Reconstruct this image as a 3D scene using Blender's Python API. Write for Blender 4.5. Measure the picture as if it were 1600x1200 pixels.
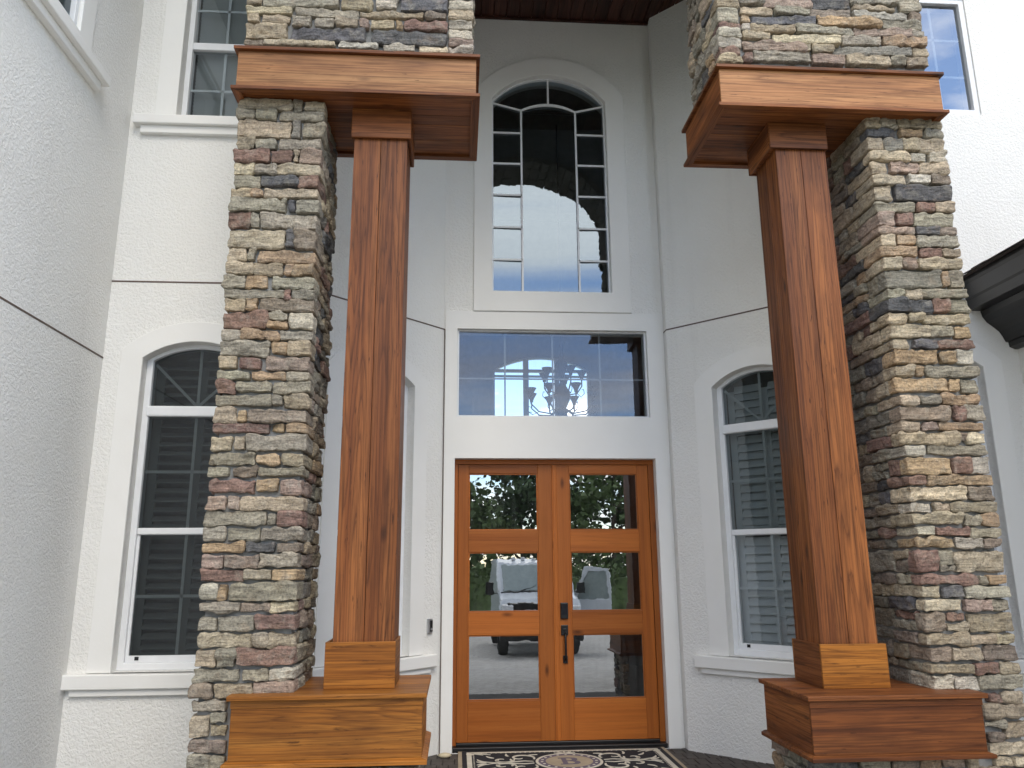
import bpy, bmesh, math, random
from mathutils import Vector, noise
from mathutils.geometry import tessellate_polygon

# ------------------------------------------------------------------ clean, camera, sky, sun
for o in list(bpy.data.objects):
    bpy.data.objects.remove(o, do_unlink=True)
scene = bpy.context.scene
COL = scene.collection
EYE = 1.58                       # eye height above the porch floor datum (metres)

def camera_axes(yaw, pitch, roll):
    cy, sy, cp, sp, cr, sr = math.cos(yaw), math.sin(yaw), math.cos(pitch), math.sin(pitch), math.cos(roll), math.sin(roll)
    right, fwd, up = Vector((1, 0, 0)), Vector((0, cp, sp)), Vector((0, -sp, cp))
    right, up = right * cr + up * sr, up * cr - right * sr
    rz = lambda v: Vector((cy * v.x - sy * v.y, sy * v.x + cy * v.y, v.z))
    return rz(right), rz(up), rz(fwd)

cam_data = bpy.data.cameras.new('camera')
cam = bpy.data.objects.new('camera', cam_data)
COL.objects.link(cam)
R_, U_, F_ = camera_axes(math.radians(-4.0643), math.radians(13.0637), math.radians(-0.398))
from mathutils import Matrix
cam.matrix_world = Matrix(((R_.x, U_.x, -F_.x, 0), (R_.y, U_.y, -F_.y, 0), (R_.z, U_.z, -F_.z, EYE), (0, 0, 0, 1)))
cam_data.sensor_width = 36
cam_data.lens = 27.47
cam_data.clip_start = 0.05
cam_data.clip_end = 2000
scene.camera = cam

SUN_DIR = Vector((0.22, -0.94, 0.92)).normalized()     # towards the sun
world = bpy.data.worlds.new('World')
scene.world = world
world.use_nodes = True
wn, wl_ = world.node_tree.nodes, world.node_tree.links
wn.clear()
wo = wn.new('ShaderNodeOutputWorld')
bg = wn.new('ShaderNodeBackground')
bg.inputs['Strength'].default_value = 0.15
sky = wn.new('ShaderNodeTexSky')
sky.sky_type = 'NISHITA'
sky.sun_disc = False
sky.sun_elevation = math.asin(SUN_DIR.z)
sky.sun_rotation = math.atan2(SUN_DIR.x, SUN_DIR.y)
sky.altitude = 0
sky.air_density = 1.0
sky.dust_density = 0.15
sky.ozone_density = 2.0
tc = wn.new('ShaderNodeTexCoord')
sep = wn.new('ShaderNodeSeparateXYZ')
wl_.new(tc.outputs['Generated'], sep.inputs[0])
zz = wn.new('ShaderNodeMath'); zz.operation = 'MAXIMUM'; zz.inputs[1].default_value = 0.0
wl_.new(sep.outputs[2], zz.inputs[0])
za = wn.new('ShaderNodeMath'); za.operation = 'ADD'; za.inputs[1].default_value = 0.18
wl_.new(zz.outputs[0], za.inputs[0])
comb = wn.new('ShaderNodeCombineXYZ')
for k in (0, 1):
    dv = wn.new('ShaderNodeMath'); dv.operation = 'DIVIDE'
    wl_.new(sep.outputs[k], dv.inputs[0]); wl_.new(za.outputs[0], dv.inputs[1])
    wl_.new(dv.outputs[0], comb.inputs[k])
comb.inputs[2].default_value = 12.73
cn = wn.new('ShaderNodeTexNoise')
cn.inputs['Scale'].default_value = 2.0
cn.inputs['Detail'].default_value = 9
cn.inputs['Roughness'].default_value = 0.55
cn.inputs['Distortion'].default_value = 0.25
wl_.new(comb.outputs[0], cn.inputs['Vector'])
cr_ = wn.new('ShaderNodeValToRGB')
cr_.color_ramp.elements[0].position = 0.41; cr_.color_ramp.elements[0].color = (0, 0, 0, 1)
cr_.color_ramp.elements[1].position = 0.57; cr_.color_ramp.elements[1].color = (1, 1, 1, 1)
wl_.new(cn.outputs['Fac'], cr_.inputs[0])
cmix = wn.new('ShaderNodeMixRGB')
# cloud bodies run from blue-grey undersides to white tops
cn2 = wn.new('ShaderNodeTexNoise')
cn2.inputs['Scale'].default_value = 2.3
cn2.inputs['Detail'].default_value = 6
wl_.new(comb.outputs[0], cn2.inputs['Vector'])
cr2 = wn.new('ShaderNodeValToRGB')
cr2.color_ramp.elements[0].position = 0.36; cr2.color_ramp.elements[0].color = (0.50, 0.505, 0.53, 1)
cr2.color_ramp.elements[1].position = 0.62; cr2.color_ramp.elements[1].color = (1, 0.96, 0.90, 1)
wl_.new(cn2.outputs['Fac'], cr2.inputs[0])
csc = wn.new('ShaderNodeVectorMath'); csc.operation = 'SCALE'; csc.inputs['Scale'].default_value = 11.0
wl_.new(cr2.outputs[0], csc.inputs[0])
wl_.new(csc.outputs[0], cmix.inputs[2])
wl_.new(cr_.outputs[0], cmix.inputs[0])
wl_.new(sky.outputs[0], cmix.inputs[1])
wl_.new(cmix.outputs[0], bg.inputs['Color'])
wl_.new(bg.outputs[0], wo.inputs['Surface'])

sun_data = bpy.data.lights.new('sun', 'SUN')
sun_data.energy = 0.60
sun_data.angle = math.radians(24)
sun_data.color = (1.0, 0.93, 0.82)
sun = bpy.data.objects.new('sun', sun_data)
COL.objects.link(sun)
sun.rotation_euler = (-SUN_DIR).to_track_quat('-Z', 'Y').to_euler()

vs = scene.view_settings
vs.view_transform = 'Standard'
vs.look = 'None'
vs.gamma = 1
vs.use_curve_mapping = False
vs.exposure = 1.22
scene.cycles.max_bounces = 10
scene.cycles.transparent_max_bounces = 16

# ------------------------------------------------------------------ materials
class NT:
    """small helper for building node trees"""
    def __init__(self, name):
        self.m = bpy.data.materials.new(name)
        self.m.use_nodes = True
        self.n = self.m.node_tree.nodes
        self.l = self.m.node_tree.links
        self.b = self.n['Principled BSDF']
        self.out = self.n['Material Output']
    def node(self, t, **kw):
        nd = self.n.new(t)
        for k, v in kw.items():
            setattr(nd, k, v)
        return nd
    def put(self, sock, v):
        if hasattr(v, 'is_linked') or hasattr(v, 'links'):
            self.l.new(v, sock)
        else:
            sock.default_value = v
    def noise(self, vec, scale, detail=4, rough=0.55, dist=0.0):
        nd = self.node('ShaderNodeTexNoise')
        self.put(nd.inputs['Vector'], vec)
        nd.inputs['Scale'].default_value = scale
        nd.inputs['Detail'].default_value = detail
        nd.inputs['Roughness'].default_value = rough
        nd.inputs['Distortion'].default_value = dist
        return nd.outputs['Fac']
    def ramp(self, fac, stops):
        nd = self.node('ShaderNodeValToRGB')
        self.put(nd.inputs[0], fac)
        e = nd.color_ramp.elements
        while len(e) < len(stops):
            e.new(0.5)
        for s, (p, c) in zip(e, stops):
            s.position = p
            s.color = c if len(c) == 4 else (*c, 1)
        return nd.outputs[0]
    def mix(self, fac, a, b, mode='MIX'):
        nd = self.node('ShaderNodeMixRGB', blend_type=mode)
        self.put(nd.inputs[0], fac); self.put(nd.inputs[1], a); self.put(nd.inputs[2], b)
        return nd.outputs[0]
    def math(self, op, a, b=0.0):
        nd = self.node('ShaderNodeMath', operation=op)
        self.put(nd.inputs[0], a); self.put(nd.inputs[1], b)
        return nd.outputs[0]
    def mapping(self, vec, scale=(1, 1, 1), loc=(0, 0, 0), rot=(0, 0, 0)):
        nd = self.node('ShaderNodeMapping')
        self.put(nd.inputs['Vector'], vec)
        nd.inputs['Scale'].default_value = scale
        nd.inputs['Location'].default_value = loc
        nd.inputs['Rotation'].default_value = rot
        return nd.outputs[0]
    def bump(self, h, strength, dist, prev=None):
        nd = self.node('ShaderNodeBump')
        nd.inputs['Strength'].default_value = strength
        nd.inputs['Distance'].default_value = dist
        self.put(nd.inputs['Height'], h)
        if prev is not None:
            self.put(nd.inputs['Normal'], prev)
        return nd.outputs[0]
    def pos(self):
        return self.node('ShaderNodeNewGeometry').outputs['Position']
    def obj(self):
        return self.node('ShaderNodeTexCoord').outputs['Object']
    def rnd(self):
        return self.node('ShaderNodeObjectInfo').outputs['Random']
    def fin(self, color=None, rough=None, normal=None, **kw):
        if color is not None: self.put(self.b.inputs['Base Color'], color)
        if rough is not None: self.put(self.b.inputs['Roughness'], rough)
        if normal is not None: self.put(self.b.inputs['Normal'], normal)
        for k, v in kw.items():
            self.put(self.b.inputs[k.replace('_', ' ')], v)
        return self.m

def c4(r, g, b): return (r, g, b, 1)

def m_stucco():
    t = NT('painted_stucco')
    p = t.pos()
    big = t.noise(p, 0.9, 3)
    col = t.ramp(big, [(0.3, (0.805, 0.79, 0.75)), (0.7, (0.845, 0.835, 0.80))])
    drip = t.noise(t.mapping(p, (7, 7, 0.35)), 1.0, 4, 0.6)
    col = t.mix(t.ramp(drip, [(0.58, (0, 0, 0)), (0.78, (0.22, 0.22, 0.22))]), col, c4(0.62, 0.60, 0.56))
    n1 = t.ramp(t.noise(p, 44, 3, 0.55, 0.6), [(0.40, (0, 0, 0)), (0.60, (1, 1, 1))])
    n2 = t.noise(p, 90, 3, 0.6)
    b = t.bump(n2, 0.30, 0.004)
    b = t.bump(n1, 0.52, 0.006, b)
    return t.fin(col, 0.85, b)

def m_trim():
    t = NT('smooth_painted_trim')
    p = t.pos()
    col = t.ramp(t.noise(p, 2.2, 5), [(0.3, (0.825, 0.812, 0.775)), (0.7, (0.855, 0.845, 0.815))])
    b = t.bump(t.noise(p, 55, 4, 0.6), 0.16, 0.004)
    b = t.bump(t.noise(p, 4, 2), 0.12, 0.02, b)
    return t.fin(col, 0.7, b)

def m_plain(name, col, rough, metal=0.0, bump=0.0, bscale=60, var=0.12):
    t = NT(name)
    o = t.obj()
    c = t.ramp(t.noise(o, 9, 4), [(0.3, tuple(x * (1 - var) for x in col)), (0.7, tuple(min(1, x * (1 + var)) for x in col))])
    nrm = t.bump(t.noise(o, bscale, 4), bump, 0.004) if bump else None
    return t.fin(c, rough, nrm, Metallic=metal)

def m_wood(name, axis, dark, mid, light, rough=0.45, coat=0.05, streak=1.0, blotch=0.5, across=20.0):
    """stained timber, grain running along the given axis (0, 1, 2)"""
    t = NT(name)
    o = t.obj()
    r = t.rnd()
    off = t.node('ShaderNodeVectorMath', operation='SCALE')
    off.inputs[0].default_value = (31.0, 47.0, 23.0)
    t.put(off.inputs['Scale'], r)
    add = t.node('ShaderNodeVectorMath', operation='ADD')
    t.put(add.inputs[0], o); t.put(add.inputs[1], off.outputs[0])
    v = add.outputs[0]
    def sc(al, ac):
        s = [ac, ac, ac]; s[axis] = al
        return tuple(s)
    # growth rings: bent, stretched noise read as contour lines
    g = t.noise(t.mapping(v, sc(0.22, 6.5)), 1.0, 2.5, 0.42, 0.15)
    rings = t.math('FRACT', t.math('MULTIPLY', g, across))
    ring = t.ramp(rings, [(0.0, (0.5, 0.5, 0.5)), (0.08, (1, 1, 1)), (0.60, (0.92, 0.92, 0.92)), (0.86, (0.35, 0.35, 0.35)), (0.95, (0.0, 0.0, 0.0)), (1.0, (0.5, 0.5, 0.5))])
    st = t.noise(t.mapping(v, sc(0.22, 11)), 1.0, 5, 0.62, 0.1)
    fib = t.noise(t.mapping(v, sc(2.2, 75)), 1.0, 4, 0.7)
    base = t.ramp(st, [(0.24, dark), (0.44, mid), (0.70, light)])
    col = t.mix(t.math('MULTIPLY', t.math('SUBTRACT', 1.0, ring), 0.60 * streak), base, c4(*dark))
    col = t.mix(t.ramp(fib, [(0.36, (0.55 * streak,) * 3), (0.56, (0, 0, 0))]), col, c4(*[x * 0.45 for x in dark]))
    bl = t.noise(t.mapping(v, sc(1.6, 4)), 1.0, 3, 0.6)
    col = t.mix(t.ramp(bl, [(0.52, (0, 0, 0)), (0.74, (blotch,) * 3)]), col, c4(*[x * 0.8 for x in dark]))
    # short drying checks
    ck = t.noise(t.mapping(v, sc(7, 62)), 1.0, 3, 0.6, 0.3)
    col = t.mix(t.ramp(ck, [(0.64, (0, 0, 0)), (0.72, (0.75 * streak,) * 3)]), col, c4(*[x * 0.5 for x in dark]))
    # knots
    vo = t.node('ShaderNodeTexVoronoi')
    t.put(vo.inputs['Vector'], t.mapping(v, sc(1.5, 4.2)))
    vo.inputs['Scale'].default_value = 1.0
    kn = t.ramp(vo.outputs['Distance'], [(0.03, (0.85, 0.85, 0.85)), (0.11, (0, 0, 0))])
    col = t.mix(kn, col, c4(*[x * 0.35 for x in dark]))
    hv = t.math('ADD', t.math('MULTIPLY', r, 0.45), 0.80)
    hs = t.node('ShaderNodeHueSaturation')
    t.put(hs.inputs['Color'], col); t.put(hs.inputs['Value'], hv)
    b = t.bump(fib, 0.10, 0.002)
    b = t.bump(st, 0.08, 0.006, b)
    rg = t.ramp(fib, [(0.3, (rough + 0.15,) * 3), (0.7, (rough,) * 3)])
    return t.fin(hs.outputs[0], rg, b, Coat_Weight=coat, Coat_Roughness=0.22, Specular_IOR_Level=0.25)

def m_stone():
    t = NT('ledge_stone')
    o = t.obj()
    info = t.node('ShaderNodeObjectInfo')
    off = t.node('ShaderNodeVectorMath', operation='SCALE')
    off.inputs[0].default_value = (61.0, 37.0, 53.0)
    t.put(off.inputs['Scale'], info.outputs['Random'])
    add = t.node('ShaderNodeVectorMath', operation='ADD')
    t.put(add.inputs[0], o); t.put(add.inputs[1], off.outputs[0])
    v = add.outputs[0]
    base = info.outputs['Color']
    lay = t.noise(t.mapping(v, (6, 6, 34)), 1.0, 5, 0.65, 0.6)
    mot = t.noise(v, 13, 6, 0.65, 0.5)
    fine = t.noise(v, 70, 5, 0.7)
    col = t.mix(1.0, base, t.ramp(lay, [(0.27, (0.52, 0.51, 0.50)), (0.48, (1.12, 1.11, 1.08)), (0.72, (1.75, 1.72, 1.64))]), 'MULTIPLY')  # layered tone, with facet highlights and shade put into its contrast
    col = t.mix(t.ramp(mot, [(0.50, (0, 0, 0)), (0.72, (0.55, 0.55, 0.55))]), col, c4(0.36, 0.33, 0.27))
    col = t.mix(t.ramp(t.noise(v, 9, 4, 0.6), [(0.56, (0, 0, 0)), (0.76, (0.35, 0.35, 0.35))]), col, c4(0.33, 0.22, 0.13))
    col = t.mix(1.0, col, t.ramp(fine, [(0.28, (0.5, 0.5, 0.5)), (0.52, (1.05, 1.05, 1.05)), (0.75, (1.45, 1.44, 1.40))]), 'MULTIPLY')  # fine speckle, also carrying some facet light and shade as colour
    b = t.bump(fine, 0.9, 0.010)
    b = t.bump(lay, 0.9, 0.026, b)
    b = t.bump(mot, 0.9, 0.024, b)
    return t.fin(col, 0.88, b)

def m_mortar():
    t = NT('grey_mortar')
    p = t.pos()
    col = t.ramp(t.noise(p, 14, 5), [(0.3, (0.20, 0.20, 0.195)), (0.7, (0.29, 0.288, 0.28))])
    b = t.bump(t.noise(p, 60, 5, 0.7), 0.6, 0.008)
    return t.fin(col, 0.95, b)

def m_glass(name, refl, tint, wob=0.0, dirt=0.05, coat=(0.93, 0.97, 1.0)):
    """thin insulated glazing: part mirror, part tinted clear, with a film of dried rain"""
    t = NT(name)
    p = t.pos()
    gl = t.node('ShaderNodeBsdfGlossy'); gl.inputs['Color'].default_value = (*coat, 1); gl.inputs['Roughness'].default_value = 0.0
    tr = t.node('ShaderNodeBsdfTransparent'); tr.inputs['Color'].default_value = (*tint, 1)
    df = t.node('ShaderNodeBsdfDiffuse'); df.inputs['Color'].default_value = (0.5, 0.52, 0.53, 1)
    if wob:
        b = t.bump(t.noise(p, 2.3, 2), wob, 0.01)
        b = t.bump(t.noise(p, 9, 2), wob * 0.25, 0.01, b)
        t.put(gl.inputs['Normal'], b)
    lw = t.node('ShaderNodeLayerWeight'); lw.inputs['Blend'].default_value = 0.25
    fac = t.math('ADD', t.math('MULTIPLY', lw.outputs['Fresnel'], 0.55), refl)
    streak = t.noise(t.mapping(p, (30, 30, 2.2)), 1.0, 5, 0.7)
    spots = t.noise(p, 240, 2, 0.5)
    dirtf = t.math('MULTIPLY', t.ramp(streak, [(0.45, (0, 0, 0)), (0.75, (1, 1, 1))]), dirt)
    dirtf = t.math('ADD', dirtf, t.math('MULTIPLY', t.ramp(spots, [(0.68, (0, 0, 0)), (0.74, (1, 1, 1))]), dirt * 2.0))
    m1 = t.node('ShaderNodeMixShader'); t.put(m1.inputs[0], fac); t.l.new(tr.outputs[0], m1.inputs[1]); t.l.new(gl.outputs[0], m1.inputs[2])
    m2 = t.node('ShaderNodeMixShader'); t.put(m2.inputs[0], dirtf); t.l.new(m1.outputs[0], m2.inputs[1]); t.l.new(df.outputs[0], m2.inputs[2])
    t.l.new(m2.outputs[0], t.out.inputs['Surface'])
    return t.m

def m_pavers(name, c1, c2, cm, w, h, rotz=0.0):
    t = NT(name)
    p = t.mapping(t.pos(), (1, 1, 1), (0, 0, 0), (0, 0, rotz))
    br = t.node('ShaderNodeTexBrick')
    t.put(br.inputs['Vector'], p)
    br.inputs['Color1'].default_value = (*c1, 1); br.inputs['Color2'].default_value = (*c2, 1); br.inputs['Mortar'].default_value = (*cm, 1)
    br.inputs['Scale'].default_value = 1.0
    br.inputs['Mortar Size'].default_value = 0.006
    br.inputs['Brick Width'].default_value = w; br.inputs['Row Height'].default_value = h
    col = t.mix(0.5, br.outputs['Color'], t.ramp(t.noise(p, 5, 6), [(0.3, (0.5, 0.48, 0.45)), (0.7, (1, 1, 1))]), 'MULTIPLY')
    b = t.bump(br.outputs['Fac'], -0.6, 0.01)
    b = t.bump(t.noise(p, 40, 4), 0.3, 0.005, b)
    return t.fin(col, 0.85, b)

M = {}
M['stucco'] = m_stucco()
M['trim'] = m_trim()
M['vinyl'] = m_plain('white_vinyl', (0.78, 0.79, 0.80), 0.38, var=0.03)
M['grid'] = m_plain('glazing_grid', (0.78, 0.79, 0.78), 0.5, var=0.03)
M['joint'] = m_plain('joint_sealant', (0.12, 0.085, 0.07), 0.8)
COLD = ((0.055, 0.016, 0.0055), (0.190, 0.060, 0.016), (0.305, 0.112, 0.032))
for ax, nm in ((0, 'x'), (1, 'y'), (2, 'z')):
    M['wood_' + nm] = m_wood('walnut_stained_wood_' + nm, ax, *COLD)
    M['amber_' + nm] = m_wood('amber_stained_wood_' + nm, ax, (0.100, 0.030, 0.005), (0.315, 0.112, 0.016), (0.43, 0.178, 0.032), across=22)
    M['honey_' + nm] = m_wood('honey_stain_sheen_wood_' + nm, ax, (0.15, 0.055, 0.019), (0.39, 0.172, 0.064), (0.53, 0.275, 0.115), blotch=0.4)  # lighter stain for capital fronts, with sky sheen put into the colour
    M['door_' + nm] = m_wood('door_wood_' + nm, ax, (0.23, 0.062, 0.012), (0.37, 0.108, 0.018), (0.43, 0.135, 0.025), rough=0.40, coat=0.08, streak=0.35, blotch=0.15, across=12)
M['ceiling'] = m_wood('dark_ceiling_wood', 1, (0.02, 0.008, 0.006), (0.055, 0.02, 0.014), (0.09, 0.034, 0.022), rough=0.4, coat=0.1)
M['stone'] = m_stone()
M['mortar'] = m_mortar()
M['glass_sky'] = m_glass('reflective_glass', 0.165, (0.50, 0.54, 0.55), 0.02, 0.02, (0.72, 0.86, 1.0))
M['glass_upper'] = m_glass('upper_window_glass', 0.30, (0.50, 0.54, 0.55), 0.02, 0.03, (0.90, 0.94, 1.0))
M['glass_transom'] = m_glass('rain_marked_glass', 0.095, (0.66, 0.70, 0.71), 0.02, 0.08, (0.74, 0.82, 0.98))
M['glass_door'] = m_glass('door_glass', 0.36, (0.40, 0.44, 0.46), 0.05, 0.05)
M['glass_dark'] = m_glass('screened_dark_glass', 0.045, (0.29, 0.32, 0.325), 0.03, 0.012)
M['glass_clear'] = m_glass('bay_lower_glass', 0.09, (0.62, 0.66, 0.68), 0.03, 0.02)
M['glass_dim'] = m_glass('screened_glass', 0.05, (0.42, 0.46, 0.47), 0.03, 0.012)
M['glass_bay'] = m_glass('bay_glass', 0.10, (0.42, 0.46, 0.46), 0.03, 0.02)
M['shutter'] = m_plain('dimmed_shutter', (0.24, 0.25, 0.245), 0.5, var=0.03)  # whitish shutters darkened: the weak light behind the screen is in the colour
M['shutter_pale'] = m_plain('pale_painted_shutter', (0.74, 0.75, 0.74), 0.5, var=0.03)
M['dim_grid'] = m_plain('grey_glazing_grid', (0.30, 0.32, 0.34), 0.5, var=0.03)
M['blind'] = m_plain('window_blind', (0.68, 0.69, 0.66), 0.6, var=0.03)
M['room'] = m_plain('room_paint', (0.30, 0.29, 0.27), 0.8)
M['black'] = m_plain('black_metal', (0.012, 0.012, 0.013), 0.38, 0.2)
M['bronze'] = m_plain('dark_bronze_paint', (0.014, 0.013, 0.013), 0.35)
M['shingle'] = m_plain('roof_shingle', (0.06, 0.045, 0.04), 0.9, bump=0.5, var=0.3)
M['silver'] = m_plain('brushed_silver', (0.55, 0.56, 0.58), 0.35, 0.9)
M['floor'] = m_plain('brown_paver', (0.060, 0.050, 0.043), 0.75, bump=0.35, var=0.25)
M['floorjoint'] = m_plain('paver_joint_sand', (0.035, 0.031, 0.028), 0.95)
M['mat_black'] = m_plain('black_mat_pile', (0.012, 0.012, 0.016), 0.95, bump=0.6, bscale=300)
M['mat_cream'] = m_plain('cream_mat_pile', (0.62, 0.57, 0.47), 0.95, bump=0.5, bscale=300)
M['mat_tan'] = m_plain('tan_mat_pile', (0.36, 0.29, 0.20), 0.95, bump=0.5, bscale=300)
M['mat_mauve'] = m_plain('mauve_mat_pile', (0.13, 0.10, 0.13), 0.95, bump=0.5, bscale=300)
M['pebble'] = m_plain('cream_pebble', (0.55, 0.47, 0.32), 0.6)
M['drive'] = m_pavers('driveway_pavers', (0.50, 0.485, 0.455), (0.40, 0.385, 0.36), (0.24, 0.23, 0.22), 0.22, 0.11, 0.6)
M['lawn'] = m_plain('lawn_green', (0.05, 0.09, 0.025), 0.95, bump=0.5, var=0.3)
M['leaf'] = m_plain('foliage', (0.075, 0.115, 0.035), 0.7, var=0.45)
M['needle'] = m_plain('pine_foliage', (0.050, 0.085, 0.032), 0.75, var=0.45)
M['bark'] = m_plain('bark', (0.10, 0.075, 0.055), 0.95, bump=0.8, bscale=20)
M['van'] = m_plain('white_vehicle_paint', (0.58, 0.62, 0.67), 0.18, var=0.02)
M['vglass'] = m_plain('vehicle_glass', (0.26, 0.31, 0.31), 0.05)  # pale tone: the windscreen's reflection is put into the colour
M['tyre'] = m_plain('tyre_rubber', (0.02, 0.02, 0.02), 0.85)
M['lamp'] = m_plain('headlamp_lens', (0.75, 0.77, 0.80), 0.1)

# ------------------------------------------------------------------ mesh helpers
WLOC = {}                                    # world location of every object built

class MB:
    """collects geometry in world coordinates, links it as one mesh object"""
    def __init__(self):
        self.v, self.f = [], []
    def add(self, vs_, fs):
        k = len(self.v)
        self.v += [Vector(p) for p in vs_]
        self.f += [tuple(i + k for i in q) for q in fs]
    def box(self, x0, x1, y0, y1, z0, z1):
        self.add([(x, y, z) for z in (z0, z1) for y in (y0, y1) for x in (x0, x1)],
                 [(0, 2, 3, 1), (4, 5, 7, 6), (0, 1, 5, 4), (2, 6, 7, 3), (0, 4, 6, 2), (1, 3, 7, 5)])
        return self
    def fbox(self, F, u0, u1, n0, n1, z0, z1):
        self.add([F(u, n, z) for z in (z0, z1) for n in (n0, n1) for u in (u0, u1)],
                 [(0, 1, 3, 2), (4, 6, 7, 5), (0, 4, 5, 1), (2, 3, 7, 6), (0, 2, 6, 4), (1, 5, 7, 3)])
        return self
    def ring(self, F, A, B, n0, n1):
        """frame between outline A and hole B (equal point counts), from depth n0 to n1"""
        k = len(A)
        pts = [F(u, n1, z) for u, z in A] + [F(u, n1, z) for u, z in B] + [F(u, n0, z) for u, z in A] + [F(u, n0, z) for u, z in B]
        fs = []
        for i in range(k):
            j = (i + 1) % k
            fs += [(i, j, k + j, k + i), (2 * k + j, 2 * k + i, 3 * k + i, 3 * k + j),
                   (2 * k + i, 2 * k + j, j, i), (k + i, k + j, 3 * k + j, 3 * k + i)]
        self.add(pts, fs)
        return self
    def plate(self, F, outline, holes, n0, n1):
        """flat panel with holes, thickness from n0 (back) to n1 (front)"""
        polys = [outline] + holes
        flat = [p for q in polys for p in q]
        tris = tessellate_polygon([[Vector((u, z, 0)) for u, z in q] for q in polys])
        k = len(flat)
        fs = []
        for a, b, c in tris:
            (ax, az), (bx, bz), (cx, cz) = flat[a], flat[b], flat[c]
            if (bx - ax) * (cz - az) - (bz - az) * (cx - ax) < 0: b, c = c, b
            fs += [(a, b, c), (k + a, k + c, k + b)]
        s = 0
        for q in polys:
            m = len(q)
            for i in range(m):
                j = (i + 1) % m
                fs.append((s + i, k + s + i, k + s + j, s + j))
            s += m
        self.add([F(u, n1, z) for u, z in flat] + [F(u, n0, z) for u, z in flat], fs)
        return self
    def tube(self, pts, r, seg=6, r1=None):
        pts = [Vector(p) for p in pts]
        n = len(pts)
        vs_, fs = [], []
        for i, p in enumerate(pts):
            d = (pts[min(i + 1, n - 1)] - pts[max(i - 1, 0)]).normalized()
            a = d.orthogonal().normalized() if i == 0 else (a - d * a.dot(d)).normalized()
            b = d.cross(a)
            rr = r if r1 is None else r + (r1 - r) * i / (n - 1)
            for s in range(seg):
                t = 2 * math.pi * s / seg
                vs_.append(p + (a * math.cos(t) + b * math.sin(t)) * rr)
        for i in range(n - 1):
            for s in range(seg):
                s2 = (s + 1) % seg
                fs.append((i * seg + s, i * seg + s2, (i + 1) * seg + s2, (i + 1) * seg + s))
        fs.append(tuple(range(seg))[::-1]); fs.append(tuple((n - 1) * seg + s for s in range(seg)))
        self.add(vs_, fs)
        return self
    def lathe(self, c, prof, seg=14):
        c = Vector(c)
        vs_, fs = [], []
        for r, z in prof:
            for s in range(seg):
                t = 2 * math.pi * s / seg
                vs_.append(c + Vector((r * math.cos(t), r * math.sin(t), z)))
        for i in range(len(prof) - 1):
            for s in range(seg):
                s2 = (s + 1) % seg
                fs.append((i * seg + s, i * seg + s2, (i + 1) * seg + s2, (i + 1) * seg + s))
        self.add(vs_, fs)
        return self
    def build(self, name, mat, parent=None, bevel=0.0, smooth=False, seg=2):
        lo = Vector([min(p[i] for p in self.v) for i in range(3)])
        hi = Vector([max(p[i] for p in self.v) for i in range(3)])
        c = (lo + hi) / 2
        me = bpy.data.meshes.new(name)
        me.from_pydata([p - c for p in self.v], [], self.f)
        me.materials.append(M[mat] if isinstance(mat, str) else mat)
        if smooth:
            me.polygons.foreach_set('use_smooth', [True] * len(me.polygons))
        me.update()
        o = bpy.data.objects.new(name, me)
        COL.objects.link(o)
        WLOC[o] = c
        if parent is not None:
            o.parent = parent
            o.location = c - WLOC[parent]
        else:
            o.location = c
        if bevel:
            b = o.modifiers.new('bevel', 'BEVEL')
            b.width = bevel; b.segments = seg; b.limit_method = 'ANGLE'; b.angle_limit = math.radians(40)
        return o

def thing(name, loc, label, cat, group=None):
    o = bpy.data.objects.new(name, None)
    COL.objects.link(o)
    o.location = loc
    o.empty_display_size = 0.2
    WLOC[o] = Vector(loc)
    return tag(o, label, cat, group)

def tag(o, label, cat, group=None):
    o['label'] = label
    o['category'] = cat
    if group: o['group'] = group
    return o

def structure(o):
    o['kind'] = 'structure'
    return o

def frame(origin, u, n):
    O, Uv, Nv = Vector(origin), Vector(u).normalized(), Vector(n).normalized()
    Zv = Vector((0, 0, 1))
    return lambda uu, nn, zz: O + Uv * uu + Nv * nn + Zv * zz

def arc(u0, u1, zs, rise, n=16):
    """points of a segmental arch from the right springing to the left one"""
    if rise <= 1e-4:
        return [(u1, zs), (u0, zs)]
    h = (u1 - u0) / 2
    R = (h * h + rise * rise) / (2 * rise)
    cu, cz = (u0 + u1) / 2, zs + rise - R
    a = math.asin(min(1, h / R))
    if rise > h: a = math.pi - a
    return [(cu + R * math.sin(a - 2 * a * i / n), cz + R * math.cos(a - 2 * a * i / n)) for i in range(n + 1)]

def opening(u0, u1, z0, zs, rise, n=16):
    return [(u0, z0), (u1, z0)] + arc(u0, u1, zs, rise, n)

def arch_top(u, u0, u1, zs, rise):
    if rise <= 1e-4: return zs
    h = (u1 - u0) / 2
    R = (h * h + rise * rise) / (2 * rise)
    d = min(abs(u - (u0 + u1) / 2), h)
    return zs + rise - R + math.sqrt(max(0, R * R - d * d))

def pane_mb(F, u0, u1, z0, zs, rise, n, bow=0.0, cols=24, rows=10):
    """a sheet of glass; bow is how far the middle of the sheet is sucked in"""
    mb = MB()
    vs_, fs = [], []
    for i in range(cols + 1):
        u = u0 + (u1 - u0) * i / cols
        zt = arch_top(u, u0, u1, zs, rise)
        for j in range(rows + 1):
            z = z0 + (zt - z0) * j / rows
            k = 2 * i / cols - 1
            vs_.append(F(u, n - bow * (1 - k * k), z))
    for i in range(cols):
        for j in range(rows):
            a = i * (rows + 1) + j
            fs.append((a, a + rows + 1, a + rows + 2, a + 1))
    mb.add(vs_, fs)
    return mb

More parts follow.
